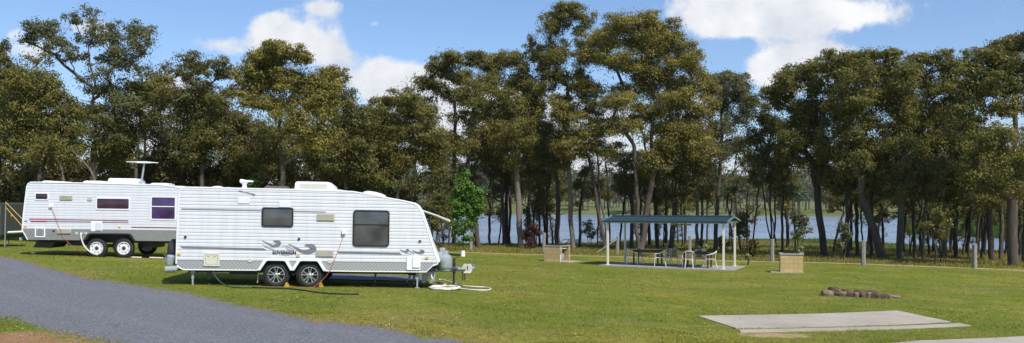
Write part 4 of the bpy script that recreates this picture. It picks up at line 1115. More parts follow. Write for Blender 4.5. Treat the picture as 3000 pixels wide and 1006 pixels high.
# rz: direction the chair faces is local +y
chair('aluminium chair facing right at the near left end of the left shelter table', .92, 1.15, -100)
chair('aluminium chair at the far left corner of the left shelter table', 1.15, 2.15, -140)
chair('aluminium chair facing left at the near right end of the left shelter table', 2.42, .75, 80)
chair('aluminium chair at the far right corner of the left shelter table', 2.35, 2.1, 120)
chair('lone aluminium chair facing the viewer between the two shelter tables', 2.88, 1.75, 172)
chair('aluminium chair with its back to the viewer in front of the right shelter table', 3.95, .22, -4)
chair('aluminium chair facing left at the right end of the right shelter table', 4.86, .95, 78)
chair('aluminium chair behind the right shelter table, seen between its legs', 4.08, 2.05, 172)

# ===== barbecues =====
def bbq(px, d, rz, label, solid):
    p = Vector(pxy(px, d) + (0,)); p.z = hz(p.x, p.y)
    t = thing('barbecue', label, 'barbecue', p, (0, 0, R(rz)))
    return t, p
t, pB = bbq(1641, 44.8, 0, 'sandstone block barbecue with an open side showing a gas bottle, left of the shelter', False)
t.rotation_euler = (0, 0, R(-34)); aL, bL, h = .98, 1.05, .8
# local: front face along x at y=0 (from -aL..0), open side face along +y at x=0
mb = MB(); mb.bb((-aL, 0, 0), (0, .19, h)); mb.build('block_wall', M['block'], t)
mb = MB(); mb.bb((-aL, bL - .14, 0), (0, bL, h)); mb.build('block_wall', M['block'], t)
mb = MB(); mb.bb((-aL, .19, 0), (-aL + .19, bL - .14, h)); mb.build('block_wall', M['block'], t)
top = MB(); top.bb((-aL - .02, -.02, h), (.02, bL + .02, h + .06)); top.build('benchtop', M['concrete2'], t, bevel=.008)
mb = MB(); mb.bb((-aL + .15, .15, h + .062), (-.08, bL - .2, h + .09)); hp = mb.build('hotplate', M['char'], t)
mb = MB(); mb.bb((-.1, .22, h - .2), (-.03, .72, h)); hd = mb.build('burner_box', M['chassis'], t)
mb = MB()
for i in range(4): mb.lathe([(.028, 0), (.028, .03), (0, .03)], 10, Matrix.Translation((-.03, .3 + i * .11, h - .1)) @ Matrix.Rotation(R(90), 4, 'Y'))
mb.build('knob', M['trim'], hd)
mb = MB(); mb.bb((-1.05, -.08, -.02), (.55, bL + .12, .03)); mb.build('footing', M['concrete'], t)
mb = MB(); mb.bb((.0, -.0, .03), (.02, .05, .4)); mb.build('edge_flashing', M['trim'], t)
g = Matrix.Translation(t.location) @ Matrix.Rotation(R(-34), 4, 'Z') @ Vector((-.28, .56, .03))
cyl_bottle('gas_bottle', 'pale grey gas bottle standing inside the open side of the block barbecue', g, .16, .52, M['gas'])
t, pB2 = bbq(2353, 37.4, 0, 'solid sandstone block barbecue with grey slab top, right of the shelter', True)
t.rotation_euler = (0, 0, R(-14))
mb = MB(); mb.bb((-.95, 0, 0), (0, .8, .78)); mb.build('block_wall', M['block'], t)
mb = MB(); mb.bb((-.98, -.03, .78), (.03, .83, .84)); mb.build('benchtop', M['concrete2'], t, bevel=.008)
MB().bb((-.8, .15, .842), (-.15, .65, .865)).build('hotplate', M['char'], t)
mb = MB(); mb.bb((-1.35, -.06, -.03), (.04, .84, .03)); mb.build('footing', M['concrete'], t)

# ===== fence posts =====
posts = [(1379, 56.5, 1.2, 'leftmost weathered post, partly behind the potted sapling', 2), (1593, 56.2, 1.3, 'ragged pale post left of the open-sided barbecue', 2), (1808, 55, 1.15, 'leaning post with a brace, seen just inside the shelter\'s left posts', 3),
         (2021, 53.5, 1.25, 'pale grey post seen through the shelter behind the right table', 0), (2262, 47, 1.22, 'round grey post left of the solid barbecue', 0), (2530, 42.9, 1.22, 'round grey post between the solid barbecue and the big leaning trunk', 0), (2855, 42.2, 1.2, 'rightmost round grey post below the dark trees', 0)]
for px, d, h, lab, tl in posts:
    p = Vector(pxy(px, d) + (0,)); p.z = hz(p.x, p.y)
    mb = MB(); r0 = .11; n = 12; m = 9; vs = []; fs = []
    for j in range(m + 1):
        for k in range(n):
            a = 2 * math.pi * k / n; rr = r0 * (1 + .07 * math.sin(k * 2.3 + px) + .04 * math.sin(j * 1.7 + k)) * (1.05 - .1 * j / m)
            vs.append((rr * math.cos(a), rr * math.sin(a), -.15 + (h + .15) * j / m + (.03 * math.sin(k * 1.3 + px) if j == m else 0)))
    for j in range(m):
        for k in range(n): fs.append((j * n + k, j * n + (k + 1) % n, (j + 1) * n + (k + 1) % n, (j + 1) * n + k))
    fs.append(tuple(range(m * n, m * n + n))); mb.add(vs, fs)
    o = mb.build('fence_post', M['log'], None, smooth=True); o.location = p; o.rotation_euler = (R(rnd.uniform(-1, 1)), R(tl), rnd.random())
    o.rotation_euler = (0, R(tl), 0)
    tag(o, lab, 'post', 'weathered timber posts along the bank')
    if px == 1808:
        mb = MB(); mb.tube([(-.02, -.1, 1.0), (-1.35, -.25, .05 + hz(p.x - 1.35, p.y) - p.z)], [.04, .035], 8); mb.build('brace', M['log'], o, smooth=True)

# ===== fire ring =====
def rock(name, p, s, seed, mat, label, cat, group, rz=0):
    bm = bmesh.new(); bmesh.ops.create_icosphere(bm, subdivisions=3, radius=1); r = random.Random(seed)
    off = [Vector((r.uniform(-9, 9),) * 3) for _ in range(2)]
    from mathutils import noise as mn
    for v in bm.verts:
        c = v.co.copy(); m = max(abs(c.x), abs(c.y), abs(c.z)); c = c.lerp(c / m, .55)
        c += c.normalized() * (.2 * mn.noise(c * 1.3 + off[0]) + .07 * mn.noise(c * 4 + off[1]))
        v.co = Vector((c.x * s[0], c.y * s[1], c.z * s[2] + s[2] * .55))
    me = bpy.data.meshes.new(name); bm.to_mesh(me); bm.free()
    o = link(name, me, mat, smooth=True); me.set_sharp_from_angle(angle=R(30)); o.location = p; o.rotation_euler = (0, 0, rz); return tag(o, label, cat, group)
def stone(name, a, b_):
    m, nt, b = new_mat(name); co = objco(nt); c = ramp(nt, noise(nt, 9, 6, .7, co), [(.3, a), (.65, b_)])
    nt.links.new(c, b.inputs['Base Color']); b.inputs['Roughness'].default_value = .9; bump(nt, b, noise(nt, 30, 5, .7, co), .8, .02); return m
SM = [stone('tan_sandstone', (.11, .07, .045), (.34, .24, .15)), stone('red_brown_sandstone', (.05, .028, .02), (.16, .09, .06)), stone('dark_stone', (.06, .045, .04), (.18, .12, .09))]
rl = ['pale rounded stone at the left end of the fire ring', 'tall reddish stone standing second from the left in the fire ring', 'small dark stone beside the tall reddish one in the fire ring', 'tan square stone left of centre in the fire ring', 'brown stone next to the tan square one in the fire ring',
      'pale topped stone at the centre of the fire ring', 'dark brown stone right of the fire ring centre', 'tan capped block before the long low run of the fire ring', 'reddish brown long stone in the right half of the fire ring', 'flat brown stone second from the right end of the fire ring', 'low tapering stone at the right end of the fire ring']
for i, (px, py, sx, sz, mi) in enumerate([(2424, 866, .17, .14, 0), (2442, 858, .15, .16, 1), (2452, 866, .12, .09, 2), (2471, 868, .15, .12, 0), (2490, 869, .14, .12, 1), (2508, 870, .13, .12, 0), (2525, 871, .15, .13, 2), (2541, 872, .12, .14, 0), (2562, 873, .18, .12, 1), (2588, 874, .17, .1, 1), (2616, 874, .2, .075, 0)]):
    p = G(px, py); rock('fire_ring_stone', p, (sx * 1.08, sx * .8, sz * .8), i, SM[mi], rl[i], 'stone', 'stones of the fire ring', i * .3)
for i, (px, py, sx, lab) in enumerate([(2480, 862, .13, 'stone in the far row behind the tan square stone'), (2515, 863, .14, 'stone in the far row behind the centre of the fire ring'), (2552, 865, .15, 'stone in the far row behind the reddish long stone')]):
    rock('fire_ring_stone', G(px, py), (sx, sx, .1), 30 + i, SM[1], lab, 'stone', 'stones of the fire ring', i)
ch = sheet('ash_patch', None, None, *G(2460, 867)[:2], 1.6, .5, 0, M['char'], .01)
for k in ('label', 'category'):
    if k in ch: del ch[k]
ch['kind'] = 'structure'; ch.name = 'ash_patch'; ch.location.z = -.028
# trim the patch to an irregular blob
bm = bmesh.new(); bm.from_mesh(ch.data); cc = G(2460, 867)
bmesh.ops.subdivide_edges(bm, edges=bm.edges[:], cuts=2, use_grid_fill=True)
dl = [f for f in bm.faces if ((f.calc_center_median().x - cc.x) / .78) ** 2 + ((f.calc_center_median().y - cc.y) / .24) ** 2 > 1 + .5 * math.sin(f.calc_center_median().x * 17)]
bmesh.ops.delete(bm, geom=dl, context='FACES'); bm.to_mesh(ch.data); bm.free()

# ===== dinghy on the shore =====
p = W(1675, 712, 80); p.z = hz(p.x, p.y) + .25
bt = thing('dinghy', 'white upturned dinghy lying at the water edge behind the pale trunk', 'boat', p, (0, 0, R(-12)))
vs = []; n = 16; m = 10; L_ = 2.3
for i in range(n + 1):
    s = i / n * 2 - 1; wv = .62 * (1 - abs(s) ** 3) ** .6 + .02; hh = .38 * (1 - abs(s) ** 4) + .05
    for j in range(m + 1):
        a = math.pi * j / m; vs.append((s * L_ / 2 * 1.0, -wv * math.cos(a), hh * math.sin(a) ** .7 - .2))
MB().add(vs, [(i * (m + 1) + j, (i + 1) * (m + 1) + j, (i + 1) * (m + 1) + j + 1, i * (m + 1) + j + 1) for i in range(n) for j in range(m)]).build('hull', M['boat'], bt, smooth=True)
MB().box((0, 0, .2), (1.9, .05, .05)).build('keel', M['boat'], bt)
# ------------------------------------------------------------------ trees
def leaf_mesh(name, clumps, size, per_m2, seed, droop=.55, up=.08):
    """clumps: (centre(3), radii(3)); returns a mesh of kite-shaped leaves"""
    r = np.random.default_rng(seed); Ps = []; Ns = []
    for c, ra, *q_ in clumps:
        n = max(10, int(per_m2 * (q_[0] if q_ else 1) * ra[0] * (ra[2] + ra[1]) * .5 * math.pi))
        v = r.normal(size=(n, 3)); v /= np.linalg.norm(v, axis=1)[:, None]
        v[:, 2] = np.abs(v[:, 2]) * np.where(r.random(n) < up + .6, 1, -1)
        q = v * (r.random(n) ** .45)[:, None]
        q *= (1 + .25 * np.sin(v[:, :1] * 5 + c[0]) * np.cos(v[:, 1:2] * 4 + c[2]))
        Ps.append(np.array(c) + q * np.array(ra)); Ns.append(v)
    P = np.concatenate(Ps); n = len(P)
    nv = np.concatenate(Ns) * .95 + np.array([0, 0, .3]) + r.normal(size=(n, 3)) * .5      # leaves face outwards from their spray
    ax = r.normal(size=(n, 3)); ax[:, 2] -= droop * 1.6; ax = np.cross(np.cross(nv, ax), nv); ax /= np.linalg.norm(ax, axis=1)[:, None] + 1e-9
    sd = np.cross(ax, nv); sd /= np.linalg.norm(sd, axis=1)[:, None] + 1e-9
    L = size[0] * (.6 + .8 * r.random(n))[:, None]; Wd = size[1] * (.6 + .8 * r.random(n))[:, None]
    V = np.stack([P - ax * L * .5, P + sd * Wd * .5 - ax * L * .06, P + ax * L * .5, P - sd * Wd * .5 - ax * L * .06], 1)
    return mesh_np(name, V, np.arange(n * 4).reshape(-1, 4), 4)

class Skel:
    def __init__(s, base): s.p = [Vector(base)]; s.par = [-1]; s.w = [0.0]
    def add(s, p, par): s.p.append(Vector(p)); s.par.append(par); s.w.append(0.0); return len(s.p) - 1
    def path(s, i, tgt, steps, wob, r, rise=.45, bend=.14):
        a = s.p[i].copy(); t = Vector(tgt); L = (t - a).length
        ctrl = a.lerp(t, .45) + Vector((r.uniform(-1, 1), r.uniform(-1, 1), rise * .5)) * L * bend
        for k in range(1, steps + 1):
            f = k / steps; q = a * (1 - f) ** 2 + ctrl * 2 * f * (1 - f) + t * f * f
            if k < steps: q += Vector((r.uniform(-1, 1), r.uniform(-1, 1), r.uniform(-.5, .5))) * wob * L / steps
            i = s.add(q, i)
        return i
    def attach(s, p):
        best = 0; bc = 1e9; p = Vector(p)
        for i, q in enumerate(s.p):
            d = (p - q).length; c = d + 1.1 * max(0, q.z - (p.z - .5 * d)) + (.0 if i else 3)
            if c < bc: bc = c; best = i
        return best
    def mesh(s, name, tip, base_r, flare=1.35):
        n = len(s.p); wt = [0.0] * n; kids = [[] for _ in range(n)]
        for i in range(n - 1, 0, -1):
            if not kids[i]: wt[i] += 1
            wt[s.par[i]] += wt[i]; kids[s.par[i]].append(i)
        tot = max(wt[0], 1); k = base_r / tot ** .62
        rad = [max(tip, k * w ** .62) for w in wt]
        mb = MB(); st = [(0, None)]
        while st:
            i, pr = st.pop(); ch = ([pr] if pr is not None else []) + [i]
            while kids[i]:
                ks = sorted(kids[i], key=lambda c: -wt[c])
                for c in ks[1:]: st.append((c, i)); rad[c] = min(rad[c], rad[i] * .5)
                i = ks[0]; ch.append(i)
            if len(ch) < 2: continue
            rr = [rad[c] for c in ch]
            for q in range(1 if pr is None else 2, len(rr)): rr[q] = min(rr[q], rr[q - 1])
            for q, c in enumerate(ch): rad[c] = min(rad[c], rr[q])
            if pr is not None: rr[0] = min(rr[1] * 1.1, rad[pr]) if len(rr) > 1 else rr[0]
            rr[-1] *= .5
            big = rr[0] > .09
            if pr is None: rr[0] *= flare
            mb.tube([s.p[c] for c in ch], rr, 9 if big else 5, caps=False)
        me = bpy.data.meshes.new(name); me.from_pydata(mb.v, [], mb.f); me.update(); return me

def grow(name, label, cat, base, blobs, leafm, barkm, tr, seed, leaf=(.15, .066), per=130, group=None, lean=(0, 0), fork=.4, nsub=10, stems=1, tip=.012, dup=2, spread=2.5, subr=.375):
    """blobs: foliage masses (centre, rx, rz) relative to base, in metres"""
    r = random.Random(seed)
    t = thing(name, label, cat, base, group=group)
    allb = []
    for (c, rx, rz) in blobs:
        for k in range(dup):
            o = Vector((0, 0, 0)) if k == 0 else Vector((r.uniform(-.5, .5) * rx, 0, r.uniform(-.35, .25) * rz))
            o.y = r.uniform(-1, 1) * spread * (.35 if k == 0 else 1)
            allb.append((Vector(c) + o, rx * r.uniform(.85, 1.1), rz * r.uniform(.85, 1.1)))
    zs = [b_[0].z for b_ in allb]; cx = sum(b_[0].x for b_ in allb) / len(allb); cy = sum(b_[0].y for b_ in allb) / len(allb)
    zlo, zhi = min(zs), max(zs)
    sk = Skel((0, 0, -.3))
    for s_ in range(stems):
        ox = 0 if stems == 1 else (s_ - (stems - 1) / 2) * tr * 2.4
        i0 = 0
        zf = fork * zhi
        i1 = sk.path(i0, (ox + lean[0] * .35 + cx * .2, lean[1] * .3 + r.uniform(-.2, .2) * (stems > 1), zf * .45 - .1), 4, .07, r, 1, .06)
        i2 = sk.path(i1, (ox * 1.6 + lean[0] + cx * .45, lean[1] + cy * .4, zf), 4, .08, r, 1, .07)
        top = (ox * 2.5 + cx * .85 + r.uniform(-.5, .5), cy, zlo + (zhi - zlo) * r.uniform(.6, .8))
        if top[2] > zf: sk.path(i2, top, 6, .12, r, .6, .08)
    clumps = []
    for c, rx, rz in sorted(allb, key=lambda q: q[0].z):
        i = sk.attach(c - Vector((0, 0, rz * .3)))
        L = (sk.p[i] - c).length
        j = sk.path(i, c - Vector((0, 0, rz * .3)), max(3, min(7, int(L / .7))), .13, r, .45, .1)
        clumps.append((tuple(c), (rx * 1.06, rx * .95, rz * 1.1), .4))
        for k in range(nsub if r.random() < .75 else nsub - 4):
            a = r.uniform(0, 2 * math.pi); q = Vector((math.cos(a) * rx * r.uniform(.15, .85), math.sin(a) * rx * r.uniform(.15, .85), rz * r.uniform(-.6, .7)))
            sr = subr * r.uniform(.75, 1.2)
            clumps.append((tuple(c + q), (rx * sr, rx * sr, rz * sr * 1.0), 1.35))
            sk.path(j, c + q * .85, 2, .1, r)
    link('trunk', sk.mesh(name + '_trunk', tip, tr), barkm, t, smooth=True)
    link('crown', leaf_mesh(name + '_crown', clumps, leaf, per * (1.7 if leaf[0] == .15 else 1), seed), leafm, t)
    return t

def tree_px(label, px, d, B, leafm='leaf_olive', barkm='bark_mid', tr=.25, seed=0, cat='tree', name='eucalyptus_tree', group='gum trees along the bank', **kw):
    x, y = pxy(px, d); z = hz(x, y); s = F / d; base = Vector((x, y, z)); bl = []
    for b_ in B:
        c = W(b_[0], b_[1], d) - base; bl.append((c, b_[2] / s * 1.2, b_[3] / s * 1.22))
    tr = tr * .56 if tr > .12 else tr * .8
    kw.setdefault('spread', min(3.2, max(b_[2] for b_ in B) / s * 1.5))
    return grow(name, label, cat, base, bl, M[leafm], M[barkm], tr, seed, group=group, **kw)

# left group
tree_px('tallest gum on the left, open branching crown rising above the second caravan', 275, 50,
    [(246, 38, 28, 22), (225, 62, 26, 16), (139, 92, 50, 26), (95, 122, 24, 22), (110, 100, 25, 20), (197, 136, 40, 24), (250, 98, 36, 26), (324, 81, 34, 24), (388, 92, 36, 26), (428, 112, 28, 26), (428, 150, 34, 26), (347, 127, 42, 30), (362, 175, 42, 30), (300, 170, 30, 18), (231, 162, 30, 20), (180, 170, 22, 12), (278, 255, 52, 32), (250, 330, 50, 32), (347, 295, 55, 38), (330, 225, 40, 22), (300, 380, 60, 40)],
    'leaf_grey', 'bark_mid', .33, 101, per=105, fork=.38, nsub=7, subr=.4)
tree_px('gum cut off by the left edge of the picture', -5, 48, [(12, 160, 26, 32), (15, 200, 30, 30), (5, 250, 32, 40), (-30, 200, 50, 50), (20, 300, 45, 40), (-40, 300, 60, 50), (10, 370, 50, 45), (0, 440, 60, 45)], 'leaf_dark', 'bark_dark', .22, 102)
tree_px('bushy dark gum filling the sky left of the tallest open gum', 115, 46, [(58, 231, 40, 28), (110, 238, 48, 30), (160, 262, 42, 35), (70, 285, 50, 40), (130, 300, 60, 45), (190, 320, 50, 40), (45, 340, 50, 45), (110, 370, 65, 50), (180, 385, 60, 45), (60, 430, 60, 50), (145, 445, 70, 45), (200, 450, 55, 45)], 'leaf_olive', 'bark_mid', .24, 103)
tree_px('reddish twiggy gum between the tallest gum and the bare-topped ones', 400, 52, [(428, 252, 52, 30), (385, 262, 40, 30), (455, 272, 35, 25), (405, 312, 55, 38), (380, 370, 55, 40), (440, 345, 30, 25), (372, 430, 60, 40), (330, 460, 60, 40)], 'leaf_olive', 'bark_mid', .2, 104, per=110)
tree_px('thin nearly bare gum with a small grey tuft on top, left of centre-left group', 478, 55, [(475, 196, 30, 20), (465, 225, 28, 16), (490, 240, 22, 14), (480, 300, 30, 18), (455, 390, 45, 30)], 'leaf_grey', 'bark_mid', .13, 105, per=55, fork=.5)
tree_px('gum with two sparse grey tufts on forked upper limbs, above the caravan join', 590, 52, [(567, 200, 44, 22), (545, 222, 26, 16), (642, 186, 34, 22), (665, 205, 26, 20), (640, 220, 28, 18), (579, 258, 50, 28), (540, 300, 62, 42), (575, 340, 62, 45), (640, 300, 48, 34), (560, 400, 70, 45), (640, 380, 58, 42), (600, 450, 70, 40)], 'leaf_dark', 'bark_mid', .24, 106, per=110)
tree_px('golden leaved domed gum above the large caravan, left of the sky gap', 805, 48,
    [(770, 172, 46, 24), (810, 158, 48, 24), (850, 162, 40, 22), (890, 178, 40, 26), (745, 196, 44, 28), (725, 235, 44, 30), (765, 250, 48, 30), (820, 215, 55, 32), (860, 250, 55, 34), (925, 238, 50, 34), (965, 225, 36, 28), (985, 262, 38, 36), (930, 292, 55, 38), (730, 290, 45, 34), (800, 310, 44, 28), (960, 330, 48, 38), (900, 365, 60, 45), (935, 420, 60, 45)],
    'leaf_gold', 'bark_mid', .3, 107, per=135, fork=.42)
tree_px('dark drooping gum just right of the golden domed gum', 1000, 53, [(1005, 262, 22, 24), (1015, 300, 34, 36), (1030, 345, 38, 38), (1048, 385, 40, 34), (1010, 400, 50, 45), (1045, 440, 50, 45), (985, 470, 60, 45), (1050, 500, 55, 40)], 'leaf_dark', 'bark_dark', .2, 108)
tree_px('dark understorey gum behind the golden domed gum trunk', 700, 55, [(700, 350, 50, 38), (745, 390, 60, 45), (680, 420, 60, 45), (800, 420, 65, 45), (860, 460, 60, 45), (760, 470, 70, 45), (700, 500, 60, 40)], 'leaf_dark', 'bark_dark', .2, 109)
tree_px('mid height olive gum left of the gap where the lake begins', 1165, 56, [(1130, 305, 34, 22), (1170, 300, 44, 24), (1215, 318, 44, 30), (1240, 350, 44, 32), (1110, 345, 44, 30), (1160, 360, 60, 38), (1085, 385, 44, 36), (1130, 420, 60, 42), (1215, 400, 62, 40), (1265, 390, 40, 34), (1105, 470, 60, 45), (1180, 470, 62, 42), (1255, 455, 45, 36), (1120, 520, 60, 40)], 'leaf_olive', 'bark_dark', .24, 110)
# centre-left group
tree_px('broad rounded gum with arching left limbs above the potted sapling', 1402, 62,
    [(1254, 244, 30, 24), (1275, 212, 32, 22), (1305, 188, 40, 22), (1350, 174, 44, 20), (1395, 172, 44, 22), (1330, 222, 44, 24), (1290, 262, 30, 20), (1385, 240, 52, 34), (1345, 285, 40, 24), (1395, 300, 50, 34), (1360, 350, 45, 26), (1320, 420, 50, 28), (1370, 440, 44, 24), (1290, 470, 40, 24), (1400, 395, 44, 30)],
    'leaf_olive', 'bark_mid', .42, 111, per=125, fork=.36, stems=2, lean=(-.6, 0))
tree_px('dark bushy gum in the middle with a pale forked trunk standing at the water', 1527, 64,
    [(1440, 185, 44, 26), (1485, 178, 40, 22), (1520, 195, 40, 26), (1450, 235, 50, 38), (1515, 245, 46, 38), (1550, 280, 34, 30), (1440, 305, 55, 40), (1505, 315, 55, 42), (1560, 340, 44, 38), (1450, 380, 58, 42), (1520, 395, 60, 42), (1575, 400, 40, 35), (1440, 450, 48, 34), (1550, 460, 45, 32), (1490, 480, 40, 24)],
    'leaf_olive', 'bark_pale', .4, 112, per=130, fork=.36)
tree_px('very tall slim gum with a pale straight trunk, highest crown of the centre', 1680, 63,
    [(1674, 44, 44, 22), (1640, 62, 36, 26), (1705, 66, 28, 26), (1612, 92, 32, 26), (1620, 122, 36, 32), (1555, 125, 20, 22), (1562, 160, 28, 26), (1585, 185, 36, 28), (1630, 172, 36, 34), (1610, 218, 40, 28), (1650, 235, 30, 20), (1690, 100, 18, 14), (1590, 265, 40, 30), (1700, 215, 30, 20)],
    'leaf_olive', 'bark_pale', .3, 113, per=125, fork=.6)
tree_px('largest spreading gum with wide domed golden green crown behind the shelter', 1872, 60,
    [(1858, 72, 56, 22), (1805, 82, 48, 22), (1912, 84, 50, 24), (1760, 98, 40, 24), (1735, 125, 36, 28), (1960, 112, 46, 30), (2000, 145, 44, 34), (1790, 130, 56, 32), (1860, 125, 62, 36), (1930, 150, 58, 36), (1745, 172, 46, 30), (1800, 190, 52, 28), (1870, 190, 55, 34), (2020, 190, 38, 38), (1965, 205, 56, 38), (1910, 240, 60, 36), (2035, 240, 44, 36), (2072, 262, 36, 36), (1985, 265, 52, 34), (1850, 265, 50, 26), (1740, 262, 46, 24), (1800, 305, 60, 28), (1960, 310, 62, 36), (2050, 320, 50, 38), (1880, 335, 58, 30), (1830, 385, 45, 26), (1940, 390, 65, 40), (2030, 385, 56, 40), (1980, 450, 65, 40), (1915, 480, 50, 36), (2060, 440, 50, 38)],
    'leaf_gold', 'bark_mid', .5, 114, per=125, fork=.3, stems=2)
tree_px('golden gum with low spreading sprays on the left side of the largest spreading gum', 1775, 61,
    [(1690, 248, 50, 24), (1735, 325, 56, 30), (1675, 340, 50, 34), (1640, 300, 40, 26), (1700, 400, 50, 30), (1760, 375, 58, 30), (1700, 445, 52, 28), (1650, 440, 32, 26), (1790, 440, 40, 24)], 'leaf_gold', 'bark_mid', .26, 134, per=125, fork=.5, stems=2)
tree_px('darker upright gum just right of the largest spreading gum', 2092, 63,
    [(2140, 228, 40, 22), (2110, 250, 34, 26), (2175, 250, 36, 26), (2155, 285, 46, 32), (2195, 310, 30, 34), (2115, 310, 40, 34), (2165, 345, 44, 36), (2110, 380, 44, 36), (2150, 420, 44, 30), (2100, 445, 44, 30), (2060, 500, 50, 30)],
    'leaf_grey', 'bark_mid', .27, 115, per=125, fork=.5)
tree_px('open feathery gum with several thin dark stems right of the shelter', 2262, 58,
    [(2212, 288, 20, 16), (2222, 330, 34, 30), (2245, 372, 46, 34), (2210, 400, 34, 32), (2285, 375, 30, 26), (2232, 440, 50, 34), (2285, 430, 38, 32), (2205, 480, 36, 24), (2265, 490, 48, 32), (2225, 530, 34, 26), (2290, 535, 36, 24)],
    'leaf_dark', 'bark_dark', .2, 116, per=95, stems=3, fork=.5)
# right group
tree_px('dark domed gum right of the cloud gap with a thick forked black trunk', 2416, 54,
    [(2290, 240, 34, 24), (2325, 218, 42, 26), (2370, 205, 40, 24), (2275, 272, 32, 22), (2320, 262, 48, 30), (2385, 255, 52, 34), (2295, 300, 30, 24), (2350, 312, 50, 34), (2405, 320, 52, 38), (2340, 368, 52, 36), (2400, 390, 55, 40), (2325, 430, 46, 36), (2375, 455, 52, 38), (2430, 450, 48, 38), (2420, 510, 50, 32)],
    'leaf_olive', 'bark_dark', .38, 117, per=135, fork=.42)
tree_px('broad dense gum with leaning brown trunk in the right group, middle of its skyline', 2590, 51,
    [(2440, 190, 46, 28), (2485, 178, 46, 24), (2530, 170, 48, 24), (2580, 172, 48, 22), (2455, 235, 55, 36), (2520, 225, 60, 38), (2590, 215, 58, 36), (2640, 205, 40, 28), (2470, 290, 58, 40), (2545, 285, 62, 42), (2620, 270, 58, 42), (2490, 350, 60, 44), (2565, 355, 64, 46), (2635, 340, 55, 42), (2480, 420, 58, 42), (2550, 430, 64, 45), (2620, 420, 60, 45), (2500, 490, 55, 38), (2575, 500, 60, 40), (2640, 490, 55, 42)],
    'leaf_olive', 'bark_mid', .42, 118, per=135, fork=.32, lean=(-1.0, 0))
tree_px('dense brownish gum above the rightmost grey post', 2770, 52,
    [(2690, 182, 44, 24), (2735, 190, 46, 26), (2775, 205, 38, 26), (2690, 235, 54, 36), (2755, 250, 56, 38), (2810, 262, 40, 34), (2700, 300, 58, 42), (2775, 310, 60, 42), (2700, 370, 60, 44), (2785, 380, 62, 44), (2710, 445, 60, 44), (2790, 450, 62, 44), (2700, 510, 55, 38), (2770, 520, 60, 36)],
    'leaf_olive', 'bark_dark', .3, 119, per=135, fork=.4)
tree_px('tall spreading gum with a thick brown trunk at the right edge', 2972, 45,
    [(2940, 142, 50, 24), (2985, 128, 50, 26), (3030, 120, 50, 28), (2880, 166, 42, 22), (2850, 205, 46, 28), (2910, 185, 54, 30), (2970, 185, 56, 34), (3030, 180, 50, 36), (2845, 255, 50, 34), (2915, 250, 50, 30), (2985, 255, 55, 36), (2855, 310, 50, 38), (2935, 320, 55, 32), (3020, 300, 40, 34), (2850, 375, 55, 42), (2920, 400, 52, 34), (2870, 440, 58, 42), (2960, 470, 55, 38), (3030, 440, 50, 40), (2890, 510, 60, 38), (2990, 530, 50, 34), (2920, 550, 45, 26)],
    'leaf_olive', 'bark_mid', .46, 120, per=120, fork=.34)
